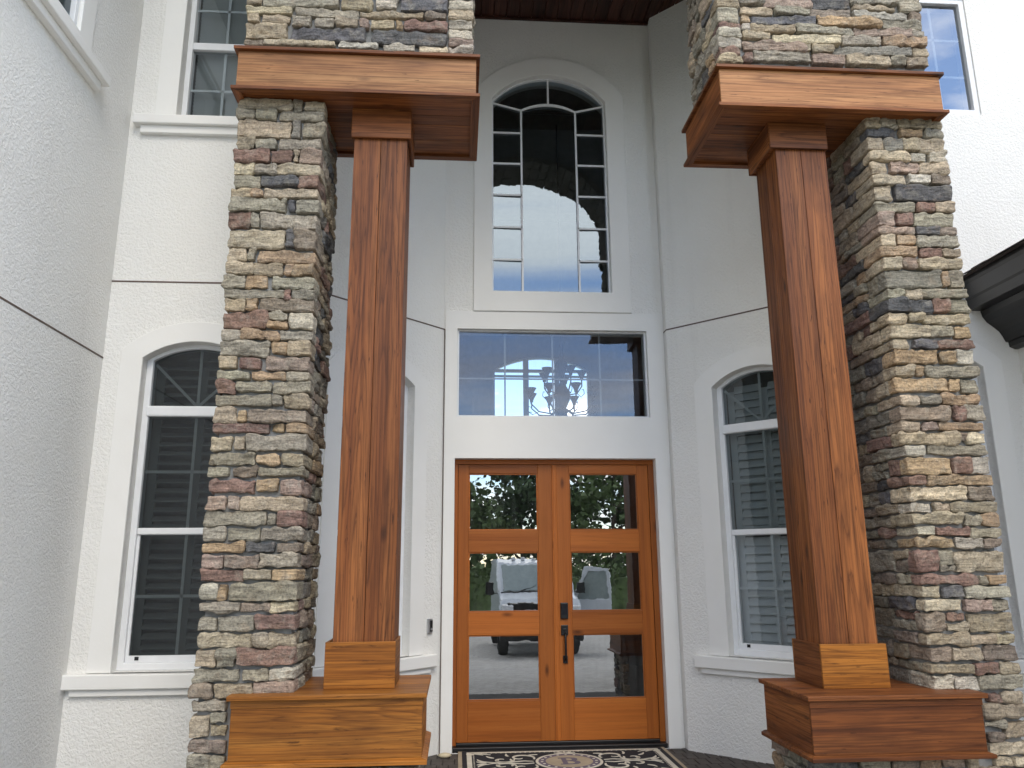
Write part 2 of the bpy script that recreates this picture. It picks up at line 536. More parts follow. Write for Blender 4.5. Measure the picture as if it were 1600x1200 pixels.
def bar(mb, F, a, b, w, n0, n1):
    """flat bar between two (u, z) points"""
    (ua, za), (ub, zb) = a, b
    d = Vector((ub - ua, zb - za)).normalized() * (w / 2)
    q = [(ua - d.y, za + d.x), (ua + d.y, za - d.x), (ub + d.y, zb - d.x), (ub - d.y, zb + d.x)]
    mb.add([F(u, n1, z) for u, z in q] + [F(u, n0, z) for u, z in q],
           [(0, 1, 2, 3), (7, 6, 5, 4), (0, 4, 5, 1), (1, 5, 6, 2), (2, 6, 7, 3), (3, 7, 4, 0)])
    return mb

# surveyed ledge stones: left, right, bottom, top in millimetres, colour code
STONES_LP = '-1454,-1131,4564,4646,t -1120,-1059,4561,4647,g -1050,-944,4566,4637,t -1485,-1373,4496,4561,g -1362,-1228,4490,4562,g -1208,-928,4496,4554,g -1474,-1126,4362,4487,t -1118,-1062,4365,4489,k -1053,-946,4365,4478,g -1476,-1364,4276,4362,t -1354,-1215,4276,4347,k -1196,-941,4279,4357,g -1464,-1256,4180,4269,r -1244,-1109,4179,4261,r -1092,-1067,4189,4257,t -1060,-949,4173,4273,p -1464,-1359,4090,4170,c -1349,-1212,4098,4161,g -1206,-938,4094,4168,t -1463,-1304,3993,4078,g -1295,-1058,4013,4080,d -1054,-943,4006,4091,r -1457,-1355,3921,3985,t -1351,-1285,3934,3980,o -1269,-939,3927,3990,t -1444,-1133,3831,3918,g -1114,-1069,3837,3918,d -1063,-941,3827,3918,g -1450,-1350,3714,3820,r -1342,-1290,3720,3818,g -1282,-928,3715,3818,g -1460,-1119,3578,3704,t -1114,-1061,3587,3700,d -1053,-947,3575,3703,b -1452,-1359,3488,3569,c -1347,-1300,3490,3577,g -1281,-934,3478,3558,o -1453,-1309,3397,3479,t -1305,-1125,3396,3476,t -1112,-1054,3395,3467,o -1049,-937,3393,3471,o -1460,-1354,3304,3385,g -1339,-1215,3308,3389,o -1188,-931,3305,3380,g -1460,-1101,3238,3295,g -1092,-1066,3239,3295,r -1053,-947,3233,3294,g -1473,-1350,3154,3229,t -1337,-1268,3156,3228,o -1252,-936,3152,3232,b -1471,-1208,3036,3137,r -1197,-1070,3089,3138,g -1192,-1072,3043,3084,o -1059,-945,3041,3140,w -1468,-1358,2955,3026,g -1351,-1126,2969,3024,o -1116,-940,2964,3024,g -1465,-1177,2858,2949,g -1161,-1066,2872,2946,o -1055,-948,2866,2957,t -1471,-1367,2770,2849,t -1347,-1218,2775,2843,r -1188,-931,2765,2851,b -1470,-1284,2709,2759,g -1276,-1070,2711,2759,o -1061,-939,2707,2758,g -1469,-1366,2618,2697,r -1359,-1147,2631,2695,g -1137,-934,2624,2693,g -1472,-1149,2542,2610,g -1137,-1073,2551,2606,g -1066,-940,2533,2607,t -1465,-1351,2440,2534,t -1342,-1290,2440,2517,o -1276,-928,2442,2516,b -1465,-1145,2374,2430,r -1134,-1057,2378,2426,o -1042,-946,2373,2426,o -1455,-1361,2268,2352,t -1351,-1279,2272,2357,t -1269,-926,2267,2358,g -1474,-1216,2179,2250,g -1212,-1067,2187,2244,o -1053,-908,2178,2248,t -1462,-1365,2109,2167,g -1345,-1206,2107,2165,b -1191,-931,2113,2162,g -1462,-1209,2013,2087,r -1199,-1071,2020,2090,o -1057,-926,2005,2091,p -1485,-1372,1914,1990,p -1362,-1296,1917,1992,b -1284,-931,1912,1986,t -1457,-1128,1822,1905,g -1119,-1073,1828,1889,g -1064,-943,1817,1907,r -1473,-1361,1734,1808,g -1349,-1159,1734,1806,g -1142,-929,1731,1802,g -1460,-1252,1665,1720,o -1225,-1070,1668,1719,d -1058,-934,1663,1715,b -1471,-1361,1576,1650,p -1354,-1159,1579,1649,b -1146,-930,1581,1654,g -1461,-1241,1500,1566,r -1233,-1076,1508,1565,t -1072,-922,1504,1567,o -1470,-1378,1402,1487,w -1365,-1323,1395,1483,o -1312,-924,1389,1488,g -1473,-1248,1330,1379,g -1245,-1076,1331,1377,b -1071,-919,1326,1382,c -1483,-1371,1226,1304,g -1363,-1156,1226,1306,g -1147,-945,1227,1307,r -1482,-1166,1136,1204,t -1164,-1079,1142,1203,t -1066,-959,1138,1206,t -1474,-1362,1031,1122,t -1354,-1252,1031,1121,k -1246,-954,1034,1125,r -1482,-1226,954,1018,g -1207,-1067,954,1016,g -1057,-948,953,1014,w -1478,-1366,867,940,b -1356,-1148,867,934,t -1142,-940,877,945,p -1468,-1283,793,844,g -1489,-1371,657,772,t -1369,-1282,731,781,g -1364,-1274,666,720,t -1478,-1271,578,642,b -1486,-1351,497,561,g -1344,-1269,498,562,g'
STONES_RP = '2863,2972,4583,4669,t 2979,3090,4589,4668,g 3092,3413,4590,4676,t 2863,3079,4510,4573,d 3112,3271,4517,4578,o 3290,3382,4517,4580,g 2872,2965,4403,4498,t 2983,3105,4403,4493,k 3115,3237,4407,4502,t 3240,3401,4407,4509,t 2861,3153,4327,4392,c 3168,3275,4329,4392,w 3293,3396,4320,4396,w 2874,2976,4226,4310,t 3004,3210,4237,4316,p 3213,3398,4230,4315,t 2858,3090,4140,4211,c 3123,3287,4155,4224,w 3292,3395,4151,4222,b 2874,2980,4018,4125,t 3012,3400,4026,4133,d 2849,3138,3939,4008,g 3161,3291,3947,4011,r 3295,3402,3946,4018,t 2862,2985,3837,3932,p 3002,3114,3850,3933,r 3123,3398,3839,3932,g 2842,3116,3773,3823,p 3130,3295,3775,3832,d 3299,3388,3775,3832,b 2861,2974,3682,3762,c 2986,3116,3693,3768,o 3127,3403,3685,3767,g 2860,3108,3609,3675,o 3141,3291,3610,3675,r 3295,3402,3610,3673,t 2863,2997,3516,3594,c 3010,3103,3532,3592,p 3112,3407,3522,3599,t 2855,3255,3385,3505,k 3265,3317,3399,3505,o 3320,3416,3391,3505,g 2856,2990,3308,3368,g 2994,3102,3310,3374,t 3113,3406,3316,3374,g 2855,3171,3213,3299,d 3178,3288,3216,3307,r 3291,3409,3214,3309,g 2853,2977,3135,3198,t 3002,3100,3145,3198,t 3105,3403,3133,3199,t 2851,3130,3034,3121,c 3136,3299,3049,3115,g 3304,3405,3037,3117,o 2867,2972,2961,3020,t 3008,3167,2965,3021,d 3177,3388,2963,3018,r 2856,3156,2855,2947,o 3183,3292,2866,2945,o 3300,3398,2859,2954,w 2866,2988,2768,2841,t 3006,3064,2773,2836,o 3080,3397,2769,2842,g 2863,3203,2666,2756,o 3218,3286,2672,2754,o 3299,3382,2660,2755,g 2877,2996,2581,2644,t 3006,3150,2587,2642,g 3156,3427,2582,2649,o 2876,3194,2481,2568,b 3226,3291,2487,2573,r 3295,3408,2481,2575,g 2884,2992,2408,2470,t 3005,3103,2416,2463,p 3110,3414,2414,2466,o 2883,3227,2323,2397,t 3242,3294,2342,2401,b 3297,3391,2327,2396,c 2879,2998,2248,2313,w 3021,3398,2256,2317,g 2861,3151,2131,2233,o 3165,3288,2136,2237,r 3294,3422,2132,2234,w 2867,2980,2061,2118,r 2990,3112,2059,2114,o 3120,3408,2059,2123,o 2861,3227,1960,2043,c 3246,3410,1969,2048,b 2855,2991,1891,1948,w 3009,3110,1897,1946,t 3116,3418,1888,1945,t 2850,3184,1814,1878,t 3201,3299,1804,1873,g 3304,3403,1808,1877,o 2863,2989,1746,1793,w 2995,3212,1739,1792,r 3219,3394,1736,1787,g 2854,3097,1673,1726,o 3114,3291,1664,1725,w 3296,3400,1667,1722,b 2868,2988,1526,1655,r 2998,3095,1566,1652,g 2995,3085,1526,1558,g 3099,3401,1518,1643,t 2870,3231,1449,1504,r 3239,3290,1448,1500,g 3296,3391,1449,1502,o 2865,2980,1371,1439,c 2995,3124,1370,1435,d 3138,3414,1366,1433,w 2859,3102,1293,1359,c 3125,3292,1289,1357,p 3295,3381,1284,1353,g 2871,2991,1171,1277,b 3004,3119,1230,1275,r 2995,3117,1170,1214,c 3137,3399,1163,1269,t 2858,3115,1093,1155,t 3132,3293,1090,1147,t 3302,3395,1094,1147,c 2871,2992,995,1071,b 3002,3191,1002,1071,t 3213,3417,1000,1081,b 2844,3120,929,978,t 3139,3280,926,983,r 3297,3390,931,978,t 2874,2992,832,911,w 2999,3145,833,909,w 3152,3423,833,913,g 3192,3270,761,809,r 3279,3392,755,814,t 3164,3386,673,741,t 3156,3275,626,653,g 3157,3251,542,587,b 3278,3397,555,646,t 3154,3380,467,532,c 3185,3295,406,455,c 3302,3383,400,453,c'
STONES_LU = '-1479,-1384,5378,5441,t -1379,-855,5374,5457,g -838,-629,5368,5470,t -597,-449,5382,5474,w -428,-99,5370,5481,d -1477,-1169,5313,5367,c -1146,-715,5298,5362,g -699,-262,5317,5359,t -246,-103,5319,5362,b -1490,-1386,5237,5297,t -1370,-1180,5236,5300,t -1169,-1040,5220,5299,g -1002,-879,5222,5301,g -863,-717,5223,5287,t -707,-639,5222,5283,p -628,-461,5222,5289,t -455,-410,5215,5288,o -400,-102,5230,5303,r -1470,-1200,5114,5221,t -1168,-662,5113,5208,d -614,-106,5104,5213,d -1475,-1358,5057,5102,b -1347,-861,5059,5104,t -840,-581,5058,5106,w -534,-320,5053,5107,w -288,-94,5045,5093,c -91,73,5403,5482,w -90,73,5327,5395,t -89,73,5247,5315,g -88,74,5174,5239,w -88,74,5108,5162,p -87,74,5053,5098,w'
STONES_RU = '1856,2005,5519,5593,t 1855,2001,5393,5510,g 1849,2003,5346,5387,r 1845,2013,5271,5342,w 1846,2008,5191,5265,w 1847,2003,5124,5184,r 1846,2007,5064,5117,c 2021,2194,5550,5609,g 2199,2558,5532,5622,p 2570,2851,5541,5639,d 2874,3212,5592,5653,g 2878,3192,5540,5585,t 3234,3392,5545,5662,g 2020,2267,5472,5530,t 2279,2539,5478,5538,g 2543,2842,5468,5534,b 2859,3286,5472,5534,w 3297,3401,5467,5538,b 2023,2084,5397,5452,o 2108,2578,5392,5465,d 2592,3059,5397,5471,o 3084,3389,5393,5463,g 2084,2414,5327,5384,t 2427,2855,5324,5389,g 2870,3293,5327,5390,p 3304,3395,5336,5389,w 2021,2073,5331,5383,w 2019,2232,5267,5321,c 2247,2750,5240,5311,c 2764,3049,5245,5319,g 3076,3398,5252,5320,o 2021,2480,5171,5253,p 2485,2519,5173,5241,c 2539,2683,5164,5242,t 2688,3273,5163,5235,k 3290,3405,5165,5243,t 2017,2084,5076,5145,r 2090,2512,5087,5167,g 2519,2763,5081,5158,p 2778,3101,5080,5157,t 3113,3224,5090,5154,g 3234,3392,5089,5164,t'

# ------------------------------------------------------------------ the ground
g = MB()
prof = [(-60, -0.75), (-20, -0.70), (-8, -0.62), (-3.5, -0.52), (0, -0.30), (3.2, -0.09), (4.45, -0.09)]
for (ya, za_), (yb, zb) in zip(prof[:-1], prof[1:]):
    g.add([(-2.9, ya, za_), (9, ya, za_), (9, yb, zb), (-2.9, yb, zb)], [(0, 1, 2, 3)])
structure(g.build('driveway', 'drive'))
g = MB()
g.add([(-400, -400, -0.80), (400, -400, -0.80), (400, 400, -0.80), (-400, 400, -0.80)], [(0, 1, 2, 3)])
structure(g.build('lawn', 'lawn'))
g = MB()
g.box(-3.0, 5.0, 4.45, 8.2, -0.40, -0.062)
porch = structure(g.build('porch_floor', 'floorjoint'))
rng = random.Random(5)
for i in range(-9, 33):
    for j in range(8):
        x0 = i * 0.10 + (0.05 if j % 2 else 0)
        y0 = 5.95 + j * 0.2
        if x0 < -0.85 or x0 > 2.98: continue
        if y0 + 0.2 > 7.56 + 0.05: continue
        dz = rng.uniform(-0.002, 0.002)
        b = MB(); b.box(x0 + 0.003, x0 + 0.097, y0 + 0.003, y0 + 0.197, -0.075, -0.050 + dz)
        b.build('paver', 'floor', porch, bevel=0.004, seg=1)

# ------------------------------------------------------------------ the house
YW, YL = 7.55, 6.32
XBL, XBR = -0.14, 2.096
XS, XW = -2.864, 4.925
FC = frame((0, YW, 0), (1, 0, 0), (0, -1, 0))
FL = frame((0, YL, 0), (1, 0, 0), (0, -1, 0))
FBR = frame((XBR, 7.45, 0), (1, -1, 0), (-1, -1, 0))
FBL = frame((XBL, YW, 0), (-1, -1, 0), (1, -1, 0))
FS = frame((XS, 0, 0), (0, 1, 0), (1, 0, 0))
FW = frame((XW, 0, 0), (0, 1, 0), (-1, 0, 0))
BRL = (7.45 - YL) * math.sqrt(2)
BLL = (YW - YL) * math.sqrt(2)
XL1 = XBL - (YW - YL)
XR0 = XBR + (7.45 - YL)
ZT = 8.0
TH = 0.22

house = thing('house', (0.95, 7.55, -0.05), 'white stucco two-storey house front with arched windows and tall entry recess behind the stone piers', 'house')

class Win: pass
W_LEFT = dict(uc=-2.13, half=0.418, z0=0.825, zs=3.24, rise=0.14)
W_RIGHT = dict(uc=4.155, half=0.418, z0=0.825, zs=3.24, rise=0.14)
W_BR = dict(uc=0.872, half=0.412, z0=0.785, zs=3.22, rise=0.145)
W_BL = dict(uc=0.80, half=0.412, z0=0.81, zs=3.24, rise=0.145)
def hole(w): return opening(w['uc'] - w['half'], w['uc'] + w['half'], w['z0'], w['zs'], w['rise'])
UL = (-2.475, -1.823, 5.425, 7.15)
UR = (4.277, 4.937, 5.717, 6.99)
SW = (4.22, 5.30, 5.49, 7.1)
def rect(a): return [(a[0], a[2]), (a[1], a[2]), (a[1], a[3]), (a[0], a[3])]
ARCH = (0.337, 1.573, 4.305, 6.50, 0.306)
TRANS = (-0.008, 1.914, 3.003, 3.902)
DOOR = (-0.024, 1.945, -0.06, 2.594)

def wall(F, outline, holes, th=TH):
    m = MB(); m.plate(F, outline, holes, -th, 0)
    return m.build('wall', 'stucco', house)
wall(FL, rect((XS - 0.2, XL1, -0.6, ZT)), [hole(W_LEFT), rect(UL)])
wall(FL, rect((XR0, 7.2, -0.6, ZT)), [hole(W_RIGHT), rect(UR)])
wall(FC, rect((XBL - 0.004, XBR - 0.003, -0.3, ZT)), [opening(*ARCH), rect(TRANS), rect(DOOR)])
wall(FBR, rect((0.0, BRL, -0.3, ZT)), [hole(W_BR)])
wall(FBL, rect((0.004, BLL, -0.3, ZT)), [hole(W_BL)])
wall(FS, rect((1.2, YL - 0.001, -0.6, ZT)), [rect(SW)])
wall(FW, rect((0.6, YL - 0.001, -0.6, 3.9)), [])
# the short return between the door wall and the right bay wall
m = MB(); m.add([(XBR, 7.45, -0.3), (XBR + .12, 7.45 + .12, -0.3), (XBR + .2, 7.8, -0.3), (XBR, 7.8, -0.3),
                 (XBR, 7.45, ZT), (XBR + .12, 7.45 + .12, ZT), (XBR + .2, 7.8, ZT), (XBR, 7.8, ZT)],
                [(0, 3, 2, 1), (4, 5, 6, 7), (0, 1, 5, 4), (1, 2, 6, 5), (2, 3, 7, 6), (3, 0, 4, 7)])
m.build('wall_return', 'stucco', house)

# smooth bands and trim
m = MB(); m.plate(FC, rect((XBL + 0.012, XBR - 0.03, -0.05, 4.085)), [rect(TRANS), rect(DOOR)], -0.001, 0.014)
m.build('entry_surround', 'trim', house, bevel=0.004)
m = MB(); m.ring(FC, opening(0.15, 1.772, 4.088, 6.58, 0.44), opening(*ARCH), -0.001, 0.030)
m.build('window_trim', 'trim', house, bevel=0.006)

def joint_strip(F, u0, u1, z):
    m = MB(); m.fbox(F, u0, u1, -0.01, 0.0022, z - 0.007, z + 0.007); m.build('control_joint', 'joint', house)
ZJ = 3.893
joint_strip(FL, XS, XL1, ZJ)
joint_strip(FBL, 0.0, BLL, ZJ)
joint_strip(FBR, 0.0, BRL, ZJ - 0.004)
m = MB(); m.box(XBR - 0.0022, XBR + 0.01, 7.452, 7.549, ZJ - 0.011, ZJ + 0.003); m.build('control_joint', 'joint', house)
joint_strip(FS, 1.2, YL, 3.236)
# dark sealant at the inner corner of the left bay
m = MB(); m.box(XBL + 0.002, XBL + 0.008, YW - 0.0165, YW - 0.004, -0.05, 3.893); m.build('corner_sealant', 'joint', house)

def sill(F, u0, u1, zt, zm, zb, d=0.065):
    m = MB(); m.fbox(F, u0, u1, -0.001, d, zm, zt); m.build('sill', 'trim', house, bevel=0.008)
    m = MB(); m.fbox(F, u0 + 0.055, u1 - 0.055, -0.001, d * 0.55, zb, zm); m.build('sill_moulding', 'trim', house, bevel=0.006)

def grid_bar(win, F, segs, w=0.022, n0=-0.137, n1=-0.129, mat='grid'):
    for a, b in segs:
        m = MB(); bar(m, F, a, b, w, n0, n1); m.build('muntin', mat, win)

def slats(win, F, u0, u1, z0, z1, top=None, n=-0.245, pitch=0.076, depth=0.075, ang=0.5, mat='shutter'):
    z = z0 + pitch / 2
    while z < z1:
        a, b = u0, u1
        if top:
            # clip the slat where the arch comes down
            while a < b and top(a) < z + 0.04: a += 0.01
            while b > a and top(b) < z + 0.04: b -= 0.01
        if b - a > 0.06:
            c, s = math.cos(ang) * depth / 2, math.sin(ang) * depth / 2
            m = MB()
            t = 0.005
            m.add([F(u, n + k * c, z - k * s + q) for u in (a, b) for k in (-1, 1) for q in (-t, t)],
                  [(0, 1, 3, 2), (4, 6, 7, 5), (0, 4, 5, 1), (2, 3, 7, 6), (0, 2, 6, 4), (1, 5, 7, 3)])
            m.build('slat', mat, win)
        z += pitch

def hung_window(F, w, glass, trim=(0.595, 0.25), dzs=0.06, label=None, louvres=True, ang=0.5, smat='shutter', low=None, bar_z=(2.774, 2.861), rail_z=(1.835, 1.885), sillspan=(0.745, 0.745)):
    uc, h, z0, zs, rise = w['uc'], w['half'], w['z0'], w['zs'], w['rise']
    u0, u1 = uc - h, uc + h
    m = MB(); m.ring(F, opening(uc - trim[0], uc + trim[0], z0, zs + dzs, trim[1]), hole(w), -0.001, 0.014)
    m.build('window_trim', 'trim', house, bevel=0.005)
    sill(F, uc - sillspan[0], uc + sillspan[1], z0 - 0.007, z0 - 0.112, z0 - 0.162)
    fw = 0.05
    m = MB(); m.ring(F, opening(u0, u1, z0, zs, rise), opening(u0 + fw, u1 - fw, z0 + 0.055, zs, rise - 0.035), -0.19, -0.085)
    win = m.build('window', 'vinyl', house, bevel=0.006)
    if label: win['label'] = label
    g0, g1 = u0 + fw, u1 - fw
    m = MB(); m.fbox(F, g0 - 0.02, g1 + 0.02, -0.185, -0.075, bar_z[0], bar_z[1]); m.build('mullion_bar', 'vinyl', win, bevel=0.012)
    m = MB(); m.fbox(F, g0, g1, -0.17, -0.092, rail_z[0], rail_z[1]); m.build('meeting_rail', 'vinyl', win, bevel=0.006)
    # slim sash edges
    m = MB(); m.ring(F, rect((g0, g1, z0 + 0.055, rail_z[0])), rect((g0 + 0.022, g1 - 0.022, z0 + 0.105, rail_z[0] - 0.004)), -0.16, -0.108)
    m.build('sash', 'vinyl', win, bevel=0.003)
    zr = zs; rr = rise - 0.035
    pane_mb(F, g0, g1, bar_z[1], zr, rr, -0.122).build('pane', glass, win, smooth=True)
    pane_mb(F, g0, g1, rail_z[1], bar_z[0], 0, -0.120, cols=4, rows=4).build('pane', glass, win, smooth=True)
    pane_mb(F, g0 + 0.02, g1 - 0.02, z0 + 0.10, rail_z[0], 0, -0.126, cols=4, rows=4).build('pane', low or glass, win, smooth=True)
    top = arch_top(uc, g0, g1, zr, rr)
    b = bar_z[1]
    segs = [((uc, b), (uc, top)), ((uc, b), (g0 + 0.01, arch_top(g0 + 0.01, g0, g1, zr, rr) - 0.03)), ((uc, b), (g1 - 0.01, arch_top(g1 - 0.01, g0, g1, zr, rr) - 0.03)),
            ((uc, z0 + 0.1), (uc, rail_z[0])), ((uc, rail_z[1]), (uc, bar_z[0])),
            ((g0, 2.33), (g1, 2.33)), ((g0, 1.365), (g1, 1.365))]
    grid_bar(win, F, segs, n0=-0.139, n1=-0.131)
    m = MB(); m.fbox(F, g0 + 0.07, g0 + 0.10, -0.130, -0.104, z0 + 0.072, z0 + 0.098); m.build('sash_lock', 'black', win)
    if louvres:
        tp = lambda u: arch_top(u, g0, g1, zr, rr)
        m = MB()
        for a in (g0 - 0.01, uc - 0.035, g1 - 0.055):
            m.fbox(F, a, a + 0.065, -0.265, -0.232, z0 + 0.03, zs - 0.02)
        for zz_ in (z0 + 0.03, rail_z[0] - 0.0, bar_z[0] - 0.0):
            m.fbox(F, g0 - 0.01, g1 + 0.01, -0.262, -0.235, zz_, zz_ + 0.085)
        m.build('shutter_frame', smat, win)
        for a, c in ((g0 + 0.055, uc - 0.035), (uc + 0.03, g1 - 0.055)):
            slats(win, F, a, c, z0 + 0.12, rail_z[0], ang=ang, mat=smat)
            slats(win, F, a, c, rail_z[1] + 0.04, bar_z[0], ang=ang, mat=smat)
            slats(win, F, a, c, bar_z[1] + 0.01, top, tp, ang=ang, mat=smat)
    return win

hung_window(FL, W_LEFT, 'glass_dark', label='arched window with dark glass and shutters left of the left stone pier')
hung_window(FBR, W_BR, 'glass_dim', low='glass_clear', ang=1.12, smat='shutter_pale', label='arched window with pale shutters on the angled wall right of the door', sillspan=(0.735, 0.735))
hung_window(FBL, W_BL, 'glass_bay', label='arched window on the angled wall behind the left wooden column', louvres=False, sillspan=(0.71, 0.73), trim=(0.575, 0.25))
hung_window(FL, W_RIGHT, 'glass_dark', label='arched window behind the right stone pier', louvres=False)

def rect_window(F, a, glass, grid, rail=None, n=-0.085, fw=0.045, label=None):
    m = MB(); m.ring(F, rect(a), rect((a[0] + fw, a[1] - fw, a[2] + fw, a[3] - fw)), n - 0.10, n)
    win = m.build('window', 'vinyl', house, bevel=0.006)
    if label: win['label'] = label
    zs_ = [a[2] + fw, a[3] - fw]
    if rail:
        m = MB(); m.fbox(F, a[0] + fw, a[1] - fw, n - 0.09, n - 0.006, rail[0], rail[1]); m.build('meeting_rail', 'vinyl', win, bevel=0.006)
        zs_ = [a[2] + fw, rail[0], rail[1], a[3] - fw]
    for k in range(0, len(zs_), 2):
        pane_mb(F, a[0] + fw, a[1] - fw, zs_[k], zs_[k + 1], 0, n - 0.04 - 0.006 * k, cols=4, rows=4).build('pane', glass, win, smooth=True)
    grid_bar(win, F, grid, n0=n - 0.066, n1=n - 0.056)
    return win

w = rect_window(FL, UL, 'glass_clear', [((-2.149, UL[2]), (-2.149, UL[3])), ((UL[0], 5.777), (UL[1], 5.777)), ((UL[0], 6.61), (UL[1], 6.61))], rail=(6.166, 6.238),
                label='upper floor window with closed blinds left of the left stone pier')
m = MB()
z = UL[2] + 0.03
while z < UL[3]:
    m.add([FL(u, nn, zz_) for u in (UL[0] + 0.05, UL[1] - 0.05) for nn, zz_ in ((-0.228, z - 0.012), (-0.208, z + 0.012))], [(0, 1, 3, 2)])
    z += 0.034
bl = m.build('blind', 'blind', w); bl['kind'] = 'stuff'
m = MB(); m.ring(FL, rect((-2.66, -1.638, 5.40, 7.35)), rect(UL), -0.001, 0.026); m.build('window_trim', 'trim', house, bevel=0.005)
sill(FL, -2.812, -1.486, 5.398, 5.312, 5.24, 0.085)
w = rect_window(FL, UR, 'glass_upper', [((4.607, UR[2]), (4.607, UR[3])), ((UR[0], 6.154), (UR[1], 6.154)), ((UR[0], 6.559), (UR[1], 6.559))], n=-0.012, fw=0.055,
                label='upper floor window reflecting sky right of the right stone pier')
rect_window(FS, SW, 'glass_dim', [], n=-0.004, label='upper floor window in the left side wall')
m = MB(); m.ring(FS, rect((4.03, 5.49, 5.35, 7.3)), rect(SW), -0.001, 0.026); m.build('window_trim', 'trim', house, bevel=0.005)
sill(FS, 3.84, 5.70, 5.362, 5.285, 5.215, 0.10)

# arched window over the door
u0, u1, z0, zs, rs = ARCH
m = MB(); m.ring(FC, opening(*ARCH), opening(u0 + 0.018, u1 - 0.018, z0 + 0.022, zs, rs - 0.016), -0.13, -0.035)
aw = m.build('arched_window', 'vinyl', house, bevel=0.004)
aw['label'] = 'tall arched window with geometric white bars above the entry door'
pane_mb(FC, u0 + 0.016, u1 - 0.016, z0 + 0.02, zs, rs - 0.014, -0.062, bow=0.011, cols=48, rows=20).build('pane', 'glass_sky', aw, smooth=True)
va, vb = 0.659, 1.252
segs = [((va, z0), (va, 6.41)), ((vb, z0), (vb, 6.41)), ((va, 6.41), (u0 + 0.01, 6.49)), ((vb, 6.41), (u1 - 0.01, 6.49)), ((0.957, 6.489), (0.957, zs + rs - 0.01))]
for zz_ in (4.675, 5.038, 5.406, 5.77, 6.135):
    segs += [((u0 + 0.01, zz_), (va, zz_)), ((vb, zz_), (u1 - 0.01, zz_))]
ia = arc(va, vb, 6.41, 0.079, 8)
segs += list(zip(ia[:-1], ia[1:]))[0:0]
grid_bar(aw, FC, segs, w=0.020, n0=-0.058, n1=-0.046, mat='vinyl')
m = MB(); m.ring(FC, [(vb, 6.40), (va, 6.40)][::-1] + arc(va - 0.008, vb + 0.008, 6.415, 0.086, 12), [(vb, 6.40), (va, 6.40)][::-1] + arc(va + 0.008, vb - 0.008, 6.40, 0.070, 12), -0.058, -0.0455)
m.build('curved_muntin', 'vinyl', aw)

# transom
u0, u1, z0, z1 = TRANS
m = MB(); m.ring(FC, rect(TRANS), rect((u0 + 0.018, u1 - 0.018, z0 + 0.02, z1 - 0.016)), -0.13, -0.03)
tw = m.build('transom_window', 'vinyl', house, bevel=0.004)
tw['label'] = 'wide rain-marked transom window between the entry door and the arched window'
pane_mb(FC, u0 + 0.016, u1 - 0.016, z0 + 0.018, z1 - 0.014, 0, -0.055, bow=0.016, cols=60, rows=8).build('pane', 'glass_transom', tw, smooth=True)
grid_bar(tw, FC, [((x, z0), (x, z1)) for x in (0.472, 0.957, 1.441)] + [((u0, 3.41), (u1, 3.41))], w=0.016, n0=-0.095, n1=-0.088, mat='dim_grid')

# ------------------------------------------------------------------ entry door
FD = frame((0, 7.65, 0), (1, 0, 0), (0, -1, 0))
m = MB(); m.fbox(FD, -0.0235, 1.9445, -0.10, 0.0125, 2.5462, 2.5935); df = m.build('door_frame', 'door_x', house, bevel=0.003)
for a, b in ((-0.0235, 0.010), (1.890, 1.9445)):
    m = MB(); m.fbox(FD, a, b, -0.10, 0.012, -0.01, 2.546); m.build('jamb', 'door_z', df, bevel=0.003)
m = MB(); m.fbox(FD, -0.02, 1.94, -0.10, 0.085, -0.055, -0.012); m.fbox(FD, 0.012, 1.888, -0.06, 0.02, -0.012, 0.013)
m.build('threshold', 'black', house, bevel=0.005)

def door_leaf(xa, xb, ga, gb, label):
    m = MB(); m.fbox(FD, xa, ga, -0.05, 0, 0.015, 2.543); m.fbox(FD, gb, xb, -0.05, 0, 0.015, 2.543)
    d = m.build('door', 'door_z', house, bevel=0.003)
    d['label'] = label
    zs_ = [(0.015, 0.367), (0.944, 1.151), (1.704, 1.909), (2.457, 2.543)]
    for a, b in zs_:
        m = MB(); m.fbox(FD, ga + 0.0005, gb - 0.0005, -0.048, -0.0012, a, b); m.build('rail', 'door_x', d, bevel=0.002)
    for a, b in ((0.367, 0.944), (1.151, 1.704), (1.909, 2.457)):
        m = MB(); m.ring(FD, rect((ga, gb, a, b)), rect((ga + 0.012, gb - 0.012, a + 0.012, b - 0.012)), -0.026, -0.010)
        m.build('glazing_bead', 'door_x', d, bevel=0.002)
        pane_mb(FD, ga + 0.008, gb - 0.008, a + 0.008, b - 0.008, 0, -0.022, cols=6, rows=6).build('pane', 'glass_door', d, smooth=True)
    return d
dl = door_leaf(0.012, 0.925, 0.115, 0.788, 'left leaf of the three-pane wooden double door')
dr = door_leaf(0.973, 1.887, 1.098, 1.776, 'right leaf of the wooden double door carrying the black lock and handle')
m = MB(); m.fbox(FD, 0.9255, 0.9725, -0.05, 0.006, 0.015, 2.543); m.fbox(FD, 0.938, 0.960, 0.006, 0.012, 0.015, 2.543); m.build('astragal', 'door_z', dl, bevel=0.004)
m = MB(); m.fbox(FD, 0.988, 1.060, 0, 0.026, 1.085, 1.232); lk = m.build('keypad_lock', 'black', dr, bevel=0.006)
m = MB(); m.fbox(FD, 0.996, 1.052, 0.026, 0.029, 1.125, 1.222); m.build('keypad', 'mat_black', lk, bevel=0.001)
m = MB(); m.fbox(FD, 1.004, 1.048, 0, 0.014, 0.685, 0.755); m.build('handle_foot', 'black', dr, bevel=0.004)
m = MB(); m.fbox(FD, 0.990, 1.057, 0, 0.016, 0.935, 1.028)
hd = m.build('handle_set', 'black', dr, bevel=0.004)
